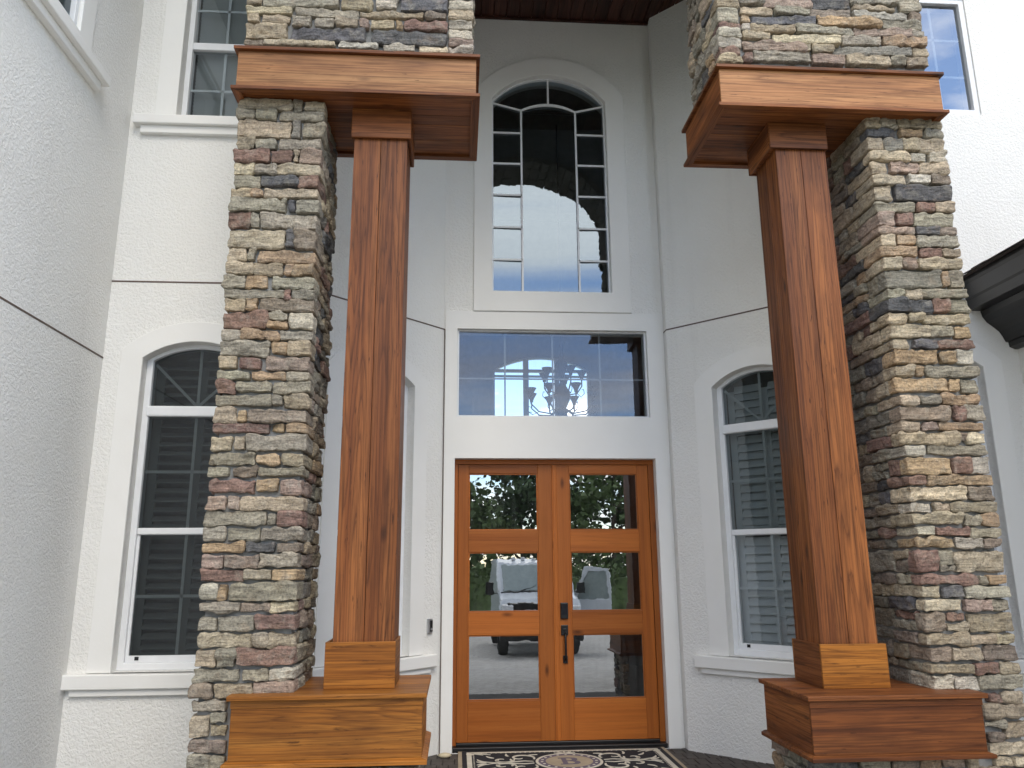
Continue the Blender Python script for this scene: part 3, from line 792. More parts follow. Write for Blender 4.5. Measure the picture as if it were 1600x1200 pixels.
m = MB(); m.tube([FD(1.026, 0.012, 0.955), FD(1.026, 0.046, 0.945), FD(1.026, 0.052, 0.925), FD(1.026, 0.052, 0.745), FD(1.026, 0.046, 0.722), FD(1.026, 0.010, 0.715)], 0.0105, 8)
m.build('grip', 'black', hd, smooth=True)
m = MB(); m.fbox(FD, 1.008, 1.040, 0.016, 0.034, 0.985, 0.997); m.build('thumb_latch', 'black', hd, bevel=0.003)

# ------------------------------------------------------------------ porch ceiling and roofs
x = -1.46
while x < 3.36:
    m = MB(); m.box(x + 0.003, x + 0.137, 5.43, 7.545, 7.522, 7.55); m.build('ceiling_board', 'ceiling', house, bevel=0.003, seg=1)
    x += 0.14
m = MB(); m.box(-1.46, 3.36, 5.43, 7.56, 7.5515, 7.9); m.build('ceiling_deck', 'ceiling', house)
m = MB(); m.box(XBL, XBR, 7.515, 7.5495, 7.500, 7.5205); m.build('ceiling_trim', 'ceiling', house)
def hip(x0, x1, y0, y1, z, h, ins):
    m = MB()
    m.add([(x0, y0, z), (x1, y0, z), (x1, y1, z), (x0, y1, z), (x0, y0, z + .2), (x1, y0, z + .2), (x1, y1, z + .2), (x0, y1, z + .2),
           (x0 + ins, y0 + ins, z + h), (x1 - ins, y0 + ins, z + h), (x1 - ins, y1 - ins, z + h), (x0 + ins, y1 - ins, z + h)],
          [(3, 2, 1, 0), (0, 1, 5, 4), (1, 2, 6, 5), (2, 3, 7, 6), (3, 0, 4, 7), (4, 5, 9, 8), (5, 6, 10, 9), (6, 7, 11, 10), (7, 4, 8, 11), (8, 9, 10, 11)])
    m.build('roof', 'shingle', house)
hip(-7.6, 7.6, 5.95, 14.4, 8.0, 2.6, 4.0)
hip(-7.6, -2.5, 0.8, 5.94, 8.0, 1.4, 2.2)
hip(-1.95, 3.85, 4.35, 5.94, 8.02, 0.8, 0.75)

# right wing eave
prof_low = [(4.628, 3.752), (4.640, 3.700), (4.672, 3.650), (4.735, 3.600), (4.775, 3.565), (4.800, 3.520), (4.822, 3.470), (4.845, 3.468), (4.850, 3.425), (4.900, 3.405), (4.9245, 3.405), (4.9245, 3.752)]
prof_gut = [(4.520, 3.7545), (4.924, 3.7545), (4.924, 4.05), (4.500, 4.05), (4.492, 4.01), (4.505, 3.985), (4.505, 3.86), (4.518, 3.84), (4.518, 3.80)]
def extrude_y(prof, y0, y1, name, mat):
    m = MB(); k = len(prof)
    m.add([(px, y0, pz) for px, pz in prof] + [(px, y1, pz) for px, pz in prof],
          [(i, (i + 1) % k, k + (i + 1) % k, k + i) for i in range(k)])
    m.plate(lambda u, nn, z: Vector((u, y0 + nn, z)), prof, [], 0, 0.001)
    return m.build(name, mat, house, bevel=0.004)
extrude_y(prof_low, 0.6, YL - 0.002, 'soffit_moulding', 'bronze')
extrude_y(prof_gut, 0.6, YL - 0.003, 'gutter', 'bronze')
m = MB()
m.add([(4.46, 0.5, 4.056), (8.5, 0.5, 5.9), (8.5, YL - 0.003, 5.9), (4.46, YL - 0.003, 4.056), (4.46, 0.5, 4.051), (8.5, 0.5, 4.051), (8.5, YL - 0.003, 4.051), (4.46, YL - 0.003, 4.051)],
      [(0, 1, 2, 3), (4, 7, 6, 5), (0, 3, 7, 4), (0, 4, 5, 1), (3, 2, 6, 7)])
wr = m.build('wing_roof', 'shingle', house)
rng = random.Random(9)
for r in range(3):
    y = 2.0
    while y < YL - 0.15:
        wd = rng.uniform(0.16, 0.30)
        xa, xb = 4.445 + r * 0.13, 4.445 + r * 0.13 + 0.2
        za_, zb = 4.066 + (xa - 4.46) * 0.456, 4.066 + (xb - 4.46) * 0.456
        t = rng.uniform(0.006, 0.016)
        y1 = min(y + wd, YL - 0.01)
        m = MB(); m.add([(xa, y, za_), (xa, y1, za_), (xb, y1, zb), (xb, y, zb), (xa, y, za_ + t), (xa, y1, za_ + t), (xb, y1, zb + .004), (xb, y, zb + .004)],
                        [(3, 2, 1, 0), (4, 5, 6, 7), (0, 1, 5, 4), (1, 2, 6, 5), (2, 3, 7, 6), (3, 0, 4, 7)])
        m.build('shingle', 'shingle', wr)
        y = y1 + rng.uniform(0.004, 0.03)

# rooms behind the windows
m = MB()
ya, yb = 6.56, 13.6
m.box(-7.4, 7.4, ya - 0.02, yb + 0.2, -0.25, -0.07)
m.box(-7.4, 7.4, ya, yb + 0.2, 7.9, 7.98)
m.box(-7.4, -7.3, 1.3, yb, -0.07, 7.9); m.box(7.2, 7.3, 6.5, yb, -0.07, 7.9)
m.box(-7.3, -3.1, 1.25, 6.3, -0.3, -0.1); m.box(-7.3, -3.09, 1.25, 6.3, 7.85, 7.95); m.box(-7.3, -3.1, 1.3, 1.4, -0.1, 7.85)
FR = frame((0, yb, 0), (1, 0, 0), (0, -1, 0))
REAR = (0.62, 2.37, 3.7, 5.0, 0.26)
m.plate(FR, rect((-7.3, 7.2, -0.07, 7.9)), [opening(*REAR)], -0.15, 0)
m.box(-1.6, -1.5, 7.85, yb - 0.01, -0.07, 7.9); m.box(3.5, 3.6, 7.85, yb - 0.01, -0.07, 7.9)
m.box(-7.3, -1.6, 6.6, yb - 0.01, 3.9, 4.1); m.box(3.6, 7.2, 6.6, yb - 0.01, 3.9, 4.1)
structure(m.build('room', 'room'))
m = MB(); m.ring(FR, opening(*REAR), opening(REAR[0] + 0.04, REAR[1] - 0.04, REAR[2] + 0.04, REAR[3], REAR[4] - 0.03), -0.12, -0.02)
rw = m.build('rear_window', 'vinyl', house); rw['label'] = 'bright far window seen through the transom'
for a, b, wd in (((0.62, 5.0), (2.37, 5.0), 0.05), ((1.22, 3.7), (1.22, 5.2), 0.10), ((1.78, 3.7), (1.78, 5.2), 0.09), ((0.62, 4.90), (2.37, 4.90), 0.03)):
    m = MB(); bar(m, FR, a, b, wd, -0.10, -0.03); m.build('muntin', 'vinyl', rw)

# chandelier in the foyer
cx, cy = 1.40, 10.2
ch = thing('chandelier', (cx, cy, 7.85), 'dark iron chandelier with upturned bell cups seen through the transom window', 'chandelier')
m = MB(); m.tube([(cx, cy, 7.85), (cx, cy, 4.5)], 0.011, 6); m.build('chain', 'black', ch)
m = MB(); m.lathe((cx, cy, 0), [(0.004, 4.55), (0.03, 4.5), (0.02, 4.4), (0.05, 4.30), (0.09, 4.22), (0.045, 4.10), (0.03, 3.98), (0.10, 3.86), (0.12, 3.78), (0.05, 3.62), (0.07, 3.52), (0.02, 3.40), (0.002, 3.36)], 12)
m.build('stem', 'black', ch, smooth=True)
for tier, (nn, rr, zc) in enumerate(((5, 0.27, 4.05), (8, 0.45, 3.78))):
    for k in range(nn):
        a = 2 * math.pi * (k + 0.35 * tier) / nn
        dx, dy = math.cos(a), math.sin(a)
        P = lambda r, z: (cx + dx * r, cy + dy * r, z)
        m = MB(); m.tube([P(0.04, zc - 0.16), P(rr * .35, zc - 0.24), P(rr * .75, zc - 0.22), P(rr, zc - 0.12), P(rr, zc - 0.03)], 0.010, 5)
        m.tube([P(rr * .75, zc - 0.22), P(rr * .95, zc - 0.27), P(rr * 1.12, zc - 0.22), P(rr * 1.08, zc - 0.16), P(rr, zc - .17)], 0.006, 4)
        am = m.build('arm', 'black', ch, smooth=True)
        m = MB(); m.lathe(P(rr, zc - 0.03), [(0.002, 0), (0.022, 0.0), (0.026, 0.03), (0.045, 0.07), (0.075, 0.12), (0.070, 0.12), (0.03, 0.05), (0.002, 0.03)], 10)
        m.build('cup', 'black', am, smooth=True)

# ------------------------------------------------------------------ ledge stone work
PAL = {'t': (0.321, 0.274, 0.205), 'o': (0.338, 0.251, 0.166), 'g': (0.274, 0.255, 0.208), 'k': (0.216, 0.207, 0.177), 'd': (0.095, 0.097, 0.106), 'r': (0.207, 0.135, 0.113), 'p': (0.304, 0.234, 0.197), 'b': (0.226, 0.187, 0.154), 'c': (0.438, 0.382, 0.286), 'w': (0.411, 0.386, 0.333)}
MIXC = 'tttoogggggkkdrrpbbcw'
MIXS = 'tttogggkkkddrrbbbt'

def rounded_block(w, h, d, rng, cell=0.024, rough=0.016):
    """hewn block: local u in +-w/2, z in +-h/2, depth from -d (back, open) to 0 (face)"""
    r = min(0.009, h * 0.2, w * 0.2)
    def axis(a, b, c, endb=True):
        n = max(1, int(round((b - a - 2 * r) / c)))
        return [a] + [a + r + (b - a - 2 * r) * i / n for i in range(n + 1)] + [b]
    us, zs_ = axis(-w / 2, w / 2, cell), axis(-h / 2, h / 2, cell)
    nd = max(1, int(round((d - r) / (cell * 1.5))))
    ns = [0.0] + [-r - (d - r) * i / nd for i in range(nd + 1)]
    seed = Vector((rng.uniform(-90, 90), rng.uniform(-90, 90), rng.uniform(-90, 90)))
    tu, tz = rng.uniform(-0.07, 0.07), rng.uniform(-0.10, 0.10)
    amp = rough * rng.uniform(0.7, 1.5)
    wob = rng.uniform(0.002, 0.005)
    ids, vs_, fs = {}, [], []
    def vid(u, z, n):
        key = (round(u, 5), round(z, 5), round(n, 5))
        if key in ids: return ids[key]
        cu = max(-w / 2 + r, min(w / 2 - r, u)); cz = max(-h / 2 + r, min(h / 2 - r, z)); cn = min(-r, n)
        q = Vector((u - cu, n - cn, z - cz))
        p = Vector((cu, cn, cz))
        nrm = q.normalized() if q.length > 1e-7 else Vector((0, 1, 0))
        p += nrm * r if q.length > 1e-7 else q
        s = seed + Vector((u, n, z))
        f1 = 1.15 - noise.ridged_multi_fractal(s * 8.5, 0.9, 2.1, 3, 1.0, 2.0)
        f2 = noise.noise(s * 30 + Vector((5, 7, 9)))
        front = 1.0 if n > -r * 1.01 else 0.55
        p += nrm * (amp * f1 + amp * 0.4 * f2) * front
        p.y += (tu * u + tz * z) * (1 if n > -0.05 else 0)
        p.z += wob * noise.noise(Vector((u * 9, 3.3, z * 3)) + seed) + 0.006 * noise.noise(Vector((u * 3.2, 9.1, 0)) + seed)
        p.x += wob * noise.noise(Vector((z * 14, 7.7, u * 2)) + seed)
        ids[key] = len(vs_); vs_.append(p)
        return ids[key]
    for i in range(len(us) - 1):
        for j in range(len(zs_) - 1):
            fs.append((vid(us[i], zs_[j], 0), vid(us[i + 1], zs_[j], 0), vid(us[i + 1], zs_[j + 1], 0), vid(us[i], zs_[j + 1], 0)))
    for k in range(len(ns) - 1):
        for i in range(len(us) - 1):
            for zz_, fl in ((zs_[0], 0), (zs_[-1], 1)):
                q = (vid(us[i], zz_, ns[k]), vid(us[i + 1], zz_, ns[k]), vid(us[i + 1], zz_, ns[k + 1]), vid(us[i], zz_, ns[k + 1]))
                fs.append(q if fl else q[::-1])
        for j in range(len(zs_) - 1):
            for uu, fl in ((us[0], 1), (us[-1], 0)):
                q = (vid(uu, zs_[j], ns[k]), vid(uu, zs_[j + 1], ns[k]), vid(uu, zs_[j + 1], ns[k + 1]), vid(uu, zs_[j], ns[k + 1]))
                fs.append(q if fl else q[::-1])
    return vs_, fs

def stone(parent, F, u0, u1, z0, z1, code, rng, depth=0.06, out=0.0, bank=None):
    vs_, fs = rounded_block(u1 - u0, z1 - z0, depth, rng)
    uc, zc = (u0 + u1) / 2, (z0 + z1) / 2
    pts = [F(uc + p.x, out + p.y, zc + p.z) for p in vs_]
    if bank is not None:
        bank.add(pts, fs)
        return
    m = MB(); m.add(pts, fs)
    o = m.build('stone', 'stone', parent)
    b = PAL[code]
    v = rng.uniform(0.80, 1.18)
    o.color = (b[0] * v * rng.uniform(1.0, 1.06), b[1] * v, b[2] * v * rng.uniform(0.92, 1.02), 1)
    return o

def parse(s):
    return [(int(a) / 1000, int(b) / 1000, int(c) / 1000, int(d) / 1000, e) for a, b, c, d, e in (q.split(',') for q in s.split())]

def fill_row(parent, F, u0, u1, z0, z1, rng, cols, bank=None, wmin=0.07, wmax=0.26, **kw):
    """one course of random stones"""
    u = u0
    while u < u1 - 0.035:
        w = rng.uniform(wmin, wmax) if z1 - z0 < 0.10 else rng.uniform(wmin, wmax * 0.9)
        if u1 - (u + w) < 0.06: w = u1 - u
        zz0, zz1 = z0 + rng.uniform(-0.004, 0.004), z1 + rng.uniform(-0.004, 0.004)
        if zz1 - zz0 > 0.105 and rng.random() < 0.45:
            zm = zz0 + (zz1 - zz0) * rng.uniform(0.4, 0.6)
            stone(parent, F, u, u + w - 0.014, zz0, zm - 0.006, rng.choice(cols), rng, out=rng.uniform(-0.012, 0.010), bank=bank, **kw)
            stone(parent, F, u, u + w - 0.014, zm + 0.006, zz1, rng.choice(cols), rng, out=rng.uniform(-0.012, 0.010), bank=bank, **kw)
        else:
            stone(parent, F, u, u + w - 0.014, zz0, zz1, rng.choice(cols), rng, out=rng.uniform(-0.012, 0.010), bank=bank, **kw)
        u += w

def courses(z0, z1, rng, lo=0.055, hi=0.11):
    z = z0
    while z < z1 - 0.04:
        h = rng.uniform(lo, hi)
        if z1 - (z + h) < 0.05: h = z1 - z
        yield z, z + h - 0.016
        z += h

YF, YBK = 4.78, 5.47        # stone faces, front and back
FF = frame((0, YF, 0), (1, 0, 0), (0, -1, 0))

def clad(parent, data, ul, ur, rng, left_fill=True, right_fill=True, zmin=-9):
    """place the surveyed front stones; those at a corner run back along the side and the side is filled behind them"""
    FRt = frame((ur, 0, 0), (0, 1, 0), (1, 0, 0))
    FLt = frame((ul, 0, 0), (0, 1, 0), (-1, 0, 0))
    for u0, u1, z0, z1, c in data:
        atr = abs(u1 - ur) < 0.055
        atl = abs(u0 - ul) < 0.055
        ret = 0.06
        if atr: u1 = ur + rng.uniform(-0.012, 0.008)
        if atl: u0 = ul + rng.uniform(-0.010, 0.010)
        out = rng.uniform(-0.010, 0.012)
        if atr or atl:
            ret = rng.choice((0.10, 0.14, 0.18, 0.24)) if u1 - u0 > 0.13 else rng.choice((0.18, 0.24, 0.30, 0.34))
        stone(parent, FF, u0, u1, z0, z1, c, rng, depth=ret, out=out)
        if atr and right_fill and z1 > zmin:
            fill_row(parent, FRt, YF + ret + 0.012, YBK, z0, z1, rng, MIXS, wmin=0.12, wmax=0.38)
        if atl and left_fill and z1 > zmin:
            fill_row(parent, FLt, YF + ret + 0.012, YBK, z0, z1, rng, MIXS, wmin=0.12, wmax=0.38)

def side_random(parent, F, u0, u1, z0, z1, rng, cols=MIXC, bank=None, lo=0.055, hi=0.11):
    for a, b in courses(z0, z1, rng, lo, hi):
        fill_row(parent, F, u0, u1, a, b, rng, cols, bank=bank)

def pier(label, data, ul, ur, inner, ped, seed):
    """inner: +1 when the door lies to the right of the pier; ped: (x0, x1) of the plinth under the pedestal"""
    rng = random.Random(seed)
    t = thing('stone_pier', ((ul + ur) / 2, (YF + YBK) / 2, -0.09), label, 'stone pier', 'stone piers of the entry porch')
    m = MB()
    m.box(ul + 0.030, ur - 0.030, YF + 0.040, YBK - 0.03, -0.1, 4.66)
    m.box(ped[0] + 0.04, ped[1] - 0.04, YF + 0.0, 5.34, -0.1, 0.485)
    m.build('mortar', 'mortar', t)
    clad(t, data, ul, ur, rng)
    zlow = 0.40
    FRt = frame((ur, 0, 0), (0, 1, 0), (1, 0, 0))
    FLt = frame((ul, 0, 0), (0, 1, 0), (-1, 0, 0))
    # stones near the ground and the plinth that carries the pedestal
    Fp = frame((0, YF - 0.045, 0), (1, 0, 0), (0, -1, 0))
    for a, b in courses(-0.09, 0.50, rng, 0.08, 0.15):
        fill_row(t, Fp, ped[0], ped[1], a, b, rng, MIXC, wmin=0.12, wmax=0.3)
        if inner > 0:
            fill_row(t, frame((ped[1], 0, 0), (0, 1, 0), (1, 0, 0)), YF + 0.02, 5.36, a, b, rng, MIXS, wmin=0.1, wmax=0.25)
            fill_row(t, FF, ul, ped[0] - 0.01, a, b, rng, MIXC) if b < 0.47 else None
        else:
            fill_row(t, frame((ped[0], 0, 0), (0, 1, 0), (-1, 0, 0)), YF + 0.02, 5.36, a, b, rng, MIXS, wmin=0.1, wmax=0.25)
            fill_row(t, FF, ped[1] + 0.01, ur, a, b, rng, MIXC) if b < 0.40 else None
    # outer side below the surveyed rows
    side_random(t, FLt if inner > 0 else FRt, YF + 0.1, YBK, -0.09, 0.45, rng, MIXS)
    return t

LP, RP, LU, RU = parse(STONES_LP), parse(STONES_RP), parse(STONES_LU), parse(STONES_RU)
pier('left stone pier clad in mixed ledge stone, left of the wooden column and door', LP, -1.478, -0.920, 1, (-1.235, -0.215), 11)
pier('right stone pier clad in mixed ledge stone, right of the wooden column and door', RP, 2.862, 3.418, -1, (2.055, 3.075), 12)

# stone wall with the porch arch, carried by the two capitals
rng = random.Random(21)
AJ0, AJ1, ASP, ARISE, ATOP = 0.087, 1.837, 6.30, 0.72, 8.02
sw = thing('stone_arch_wall', (0.96, (YF + YBK) / 2, 4.97), 'upper porch wall of stacked ledge stone with an arched opening, resting on both wooden capitals', 'stone wall')
out = [(-1.455, 4.955), (AJ0 - 0.03, 4.955), (AJ0 - 0.03, ASP)] + arc(AJ0 - 0.03, AJ1 + 0.03, ASP, ARISE + 0.03, 24)[::-1] + [(AJ1 + 0.03, 4.955), (3.375, 4.955), (3.375, ATOP), (-1.455, ATOP)]
m = MB(); m.plate(frame((0, YF + 0.040, 0), (1, 0, 0), (0, -1, 0)), out, [], -(YBK - YF - 0.07), 0); m.build('mortar', 'mortar', sw)
clad(sw, LU, -1.478, 0.085, rng, left_fill=True, right_fill=True)
clad(sw, RU, 1.845, 3.395, rng, left_fill=False, right_fill=True)
FJL = frame((1.842, 0, 0), (0, 1, 0), (-1, 0, 0))
for a, b in courses(4.96, 5.80, rng, 0.07, 0.15):
    fill_row(sw, FJL, YF + 0.13, YBK, a, b, rng, 'tttogggkkkkdbbrc', wmin=0.10, wmax=0.30)
bank = MB()
for (ua, ub, za_) in ((-1.47, AJ0, 5.49), (AJ1, 3.40, 5.67)):
    for a, b in courses(za_, ATOP, rng, 0.07, 0.13):
        lo_, hi_ = ua, ub
        if b > ASP:
            # follow the arch
            zc = (a + b) / 2
            if zc < ASP + ARISE:
                h = (AJ1 - AJ0) / 2
                R = (h * h + ARISE * ARISE) / (2 * ARISE)
                dz = zc - (ASP + ARISE - R)
                half = math.sqrt(max(0, R * R - dz * dz))
                if ua < 0: hi_ = 0.962 - half + rng.uniform(-0.01, 0.03)
                else: lo_ = 0.962 + half - rng.uniform(-0.01, 0.03)
            else:
                if ua < 0: hi_ = 0.962
                else: lo_ = 0.964
        fill_row(None, FF, lo_, hi_, a, b, rng, MIXC, bank=bank, wmin=0.12, wmax=0.34)
for F_, zz_ in ((frame((AJ0 - 0.002, 0, 0), (0, 1, 0), (1, 0, 0)), 5.49), (FJL, 5.81)):
    side_random(None, F_, YF + 0.08, YBK, zz_, ASP, rng, bank=bank)
side_random(None, frame((-1.47, 0, 0), (0, 1, 0), (-1, 0, 0)), YF + 0.08, YBK, 5.49, ATOP, rng, bank=bank)
side_random(None, frame((3.39, 0, 0), (0, 1, 0), (1, 0, 0)), YF + 0.08, YBK, 5.67, ATOP, rng, bank=bank)
# ragged stones lining the arch
pa = arc(AJ0, AJ1, ASP, ARISE, 26)
for (ua, za_), (ub, zb) in zip(pa[:-1], pa[1:]):
    mid = Vector(((ua + ub) / 2, 0, (za_ + zb) / 2))
    d = Vector((ub - ua, 0, zb - za_)); L = d.length; d.normalize()
    up = Vector((-d.z, 0, d.x))
    if up.dot(Vector((0.962, 0, 5.5)) - mid) < 0: up = -up
    for y0 in (YF - 0.01, YF + 0.24, YF + 0.47):
        vs_, fs = rounded_block(L * 0.92, 0.22, 0.06, rng)
        bank.add([mid + d * p.x + Vector((0, 1, 0)) * (y0 + 0.11 + p.z) + up * (p.y + rng.uniform(0, 0.002)) for p in vs_], fs)
st = bank.build('stone_field', 'stone', sw, smooth=True)
st['kind'] = 'stuff'
st.color = (0.21, 0.185, 0.15, 1)

# ------------------------------------------------------------------ timber work
def wbox(parent, name, kind, x0, x1, y0, y1, z0, z1, bev=0.004, label=None):
    m = MB(); m.box(x0, x1, y0, y1, z0, z1)
    o = m.build(name, kind, parent, bevel=bev)
    if label: o['label'] = label
    return o

def sloped_strip(parent, name, mat, x0, x1, y0, y1, z0, z1, dx0, dx1, dy, ):
    """moulding whose top face slopes outwards; dx0/dx1/dy say how far the top edge is set in"""
    m = MB()
    m.add([(x0, y0, z0), (x1, y0, z0), (x1, y1, z0), (x0, y1, z0), (x0, y0, z0 + .021), (x1, y0, z0 + .021), (x1, y1, z0 + .021), (x0, y1, z0 + .021),
           (x0 + dx0, y0 + dy, z1), (x1 - dx1, y0 + dy, z1), (x1 - dx1, y1, z1), (x0 + dx0, y1, z1)],
          [(3, 2, 1, 0), (0, 1, 5, 4), (1, 2, 6, 5), (2, 3, 7, 6), (3, 0, 4, 7), (4, 5, 9, 8), (5, 6, 10, 9), (6, 7, 11, 10), (7, 4, 8, 11), (8, 9, 10, 11)])
    return m.build(name, mat, parent, bevel=0.002)

def pedestal(label, x0, x1, y0, zt, zl, inner, mats, xb0, xb1):
    """x0..x1 cap board, y0 its front edge, zt its top, zl top of the lower moulding"""
    wx, wy = mats
    yb = y0 + 0.755
    t = thing('wooden_pedestal', ((x0 + x1) / 2, y0 + 0.38, zl - 0.03), label, 'pedestal', 'wooden pedestals of the porch columns')
    ymid = y0 + 0.37
    wbox(t, 'cap_board', wx, x0, x1, y0, ymid - 0.0006, zt - 0.028, zt, 0.005)
    wbox(t, 'cap_board', wx, x0, x1, ymid + 0.0006, yb, zt - 0.028, zt, 0.005)
    f = y0 + 0.030
    zb = zl
    wbox(t, 'front_panel', wx, xb0, xb1, f, f + 0.02, zb, zt - 0.0285, 0.003)
    wbox(t, 'frieze', wx, xb0 - 0.004, xb1 + 0.004, f - 0.005, f - 0.0005, zt - 0.068, zt - 0.0287, 0.002)
    for xa in (xb0, xb1 - 0.02):
        wbox(t, 'side_panel', wy, xa + 0.0005, xa + 0.0195, f + 0.0205, yb - 0.03, zb, zt - 0.029, 0.003)
    wbox(t, 'back_panel', wx, xb0 + 0.02, xb1 - 0.02, yb - 0.06, yb - 0.04, zb, zt - 0.029, 0.003)
    sloped_strip(t, 'base_moulding', wx, xb0 - 0.026, xb1 + 0.030, y0 - 0.004, yb + 0.004, zl - 0.030, zl + 0.001, 0.024, 0.028, 0.030)
    return t

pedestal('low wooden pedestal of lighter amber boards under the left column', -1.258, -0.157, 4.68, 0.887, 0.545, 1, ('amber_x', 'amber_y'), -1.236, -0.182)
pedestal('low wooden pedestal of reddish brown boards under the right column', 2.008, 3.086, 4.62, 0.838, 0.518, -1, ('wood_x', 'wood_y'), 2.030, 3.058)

def column(label, sx0, sx1, px0, px1, cx0, cx1, yf, zt, zp, zc, zs_, mats):
    """shaft sx, plinth px, collar cx; yf front of the plinth; zt pedestal top, zp plinth top, zc collar bottom, zs_ soffit"""
    t = thing('wooden_column', ((sx0 + sx1) / 2, yf + 0.2, zt), label, 'wooden column', 'wooden columns of the porch')
    d = px1 - px0
    ys0, ys1 = yf + 0.027, yf + d - 0.027
    # hollow plinth box around the foot of the shaft
    px = mats[0]
    py = mats[1]
    wbox(t, 'plinth_board', px, px0, px1, yf, yf + 0.019, zt + 0.001, zp, 0.002)
    wbox(t, 'plinth_board', px, px0, px1, yf + d - 0.019, yf + d, zt + 0.001, zp, 0.002)
    wbox(t, 'plinth_board', py, px0, px0 + 0.019, yf + 0.0195, yf + d - 0.0195, zt + 0.001, zp - 0.0005, 0.002)
    wbox(t, 'plinth_board', py, px1 - 0.019, px1, yf + 0.0195, yf + d - 0.0195, zt + 0.001, zp - 0.0005, 0.002)
    wbox(t, 'plinth_filler', px, px0 + 0.0195, px1 - 0.0195, yf + 0.0195, yf + d - 0.0195, zt + 0.002, zp - 0.006, 0.0)
    sm = sx0 + (sx1 - sx0) * 0.50
    g = 0.0016
    ti = 0.02
    wbox(t, 'shaft_board', 'wood_z', sx0, sm - g, ys0, ys0 + ti, zp - 0.005, zc + 0.02, 0.0018)
    wbox(t, 'shaft_board', 'wood_z', sm + g, sx1, ys0, ys0 + ti, zp - 0.005, zc + 0.02, 0.0018)
    ym = (ys0 + ys1) / 2
    for xa, xb in ((sx0 + 0.0004, sx0 + ti), (sx1 - ti, sx1 - 0.0004)):
        wbox(t, 'shaft_board', 'wood_z', xa, xb, ys0 + ti + 0.0006, ym - g, zp - 0.005, zc + 0.02, 0.0018)
        wbox(t, 'shaft_board', 'wood_z', xa, xb, ym + g, ys1 - ti - .0006, zp - 0.005, zc + 0.02, 0.0018)
    wbox(t, 'shaft_board', 'wood_z', sx0, sx1, ys1 - ti, ys1, zp - 0.005, zc + 0.02, 0.0018)
    # collar under the capital, its foot cut back like a drip edge
    yc0, yc1 = yf, yf + (cx1 - cx0)
    e = 0.014
    for nm, mt, x0, x1, y0, y1 in (('collar_board', 'wood_x', cx0, cx1, yc0, yc0 + 0.02), ('collar_board', 'wood_x', cx0, cx1, yc1 - 0.02, yc1),
                                   ('collar_board', 'wood_y', cx0, cx0 + 0.02, yc0 + 0.0205, yc1 - 0.0205), ('collar_board', 'wood_y', cx1 - 0.02, cx1, yc0 + 0.0205, yc1 - 0.0205)):
        wbox(t, nm, mt, x0, x1, y0, y1, zc, zs_ - 0.001, 0.006)
    wbox(t, 'collar_filler', 'wood_x', cx0 + 0.0205, cx1 - 0.0205, yc0 + 0.0205, yc1 - 0.0205, zc + 0.012, zs_ - 0.002, 0)
    return t

ZSOF = 4.652
column('left square wooden column with a light amber foot block', -0.722, -0.362, -0.762, -0.352, -0.742, -0.336, 4.868, 0.887, 1.147, 4.432, ZSOF, ('amber_x', 'amber_y'))
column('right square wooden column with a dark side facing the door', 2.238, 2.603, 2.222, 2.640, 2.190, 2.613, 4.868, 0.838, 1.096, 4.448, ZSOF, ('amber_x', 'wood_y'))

def capital(label, x0, x1, pier_side, mat):
    """long timber box on top of a pier and a column; x0..x1 outer lips"""
    y0, y1 = 4.65, 5.515
    zb, zt = 4.632, 4.953
    t = thing('wooden_capital', ((x0 + x1) / 2, (y0 + y1) / 2, zb), label, 'wooden capital', 'wooden capitals of the porch')
    e = 0.026
    m = MB(); FZ = lambda u, n, z: Vector((u, z, zt - 0.024 + n))
    m.ring(FZ, [(x0, y0), (x1, y0), (x1, y1), (x0, y1)], [(x0 + 0.09, y0 + 0.09), (x1 - 0.09, y0 + 0.09), (x1 - 0.09, y1 - 0.03), (x0 + 0.09, y1 - 0.03)], 0, 0.024)
    m.build('top_lip', 'wood_x', t, bevel=0.003)
    wbox(t, 'front_fascia', mat, x0 + e, x1 - e, y0 + e, y0 + e + 0.02, zb + 0.024, zt - 0.0245, 0.002)
    wbox(t, 'back_fascia', 'wood_x', x0 + e, x1 - e, y1 - e - 0.02, y1 - e, zb + 0.024, zt - 0.0245, 0.002)
    for xa in (x0 + e, x1 - e - 0.02):
        wbox(t, 'side_fascia', 'wood_y', xa + 0.0004, xa + 0.0196, y0 + e + 0.0204, y1 - e - 0.0204, zb + 0.024, zt - 0.0245, 0.002)
    # lower lip: four mitred boards seen from below
    w = 0.058
    q = [(x0, y0), (x1, y0), (x1, y1), (x0, y1)]
    h = [(x0 + w, y0 + w), (x1 - w, y0 + w), (x1 - w, y1 - w), (x0 + w, y1 - w)]
    for k in range(4):
        a, b, c, d = q[k], q[(k + 1) % 4], h[(k + 1) % 4], h[k]
        m = MB(); m.add([(*p, zb) for p in (a, b, c, d)] + [(*p, zb + 0.0235) for p in (a, b, c, d)],
                        [(3, 2, 1, 0), (4, 5, 6, 7), (0, 1, 5, 4), (1, 2, 6, 5), (2, 3, 7, 6), (3, 0, 4, 7)])
        m.build('bottom_lip', 'wood_x' if k % 2 == 0 else 'wood_y', t, bevel=0.002)
    ys = [y0 + w, y0 + w + 0.22, y0 + w + 0.345, y0 + w + 0.55, y1 - w]
    for a, b in zip(ys[:-1], ys[1:]):
        wbox(t, 'soffit_board', 'wood_x', x0 + w - 0.01, x1 - w + 0.01, a + 0.0012, b - 0.0012, ZSOF, ZSOF + 0.018, 0.0025)
    return t
capital('left wooden capital on the left stone pier and column, front facing the drive', -1.502, 0.130, -1, 'honey_x')
capital('right wooden capital on the right stone pier and column, its dark end facing left', 1.762, 3.402, 1, 'honey_x')

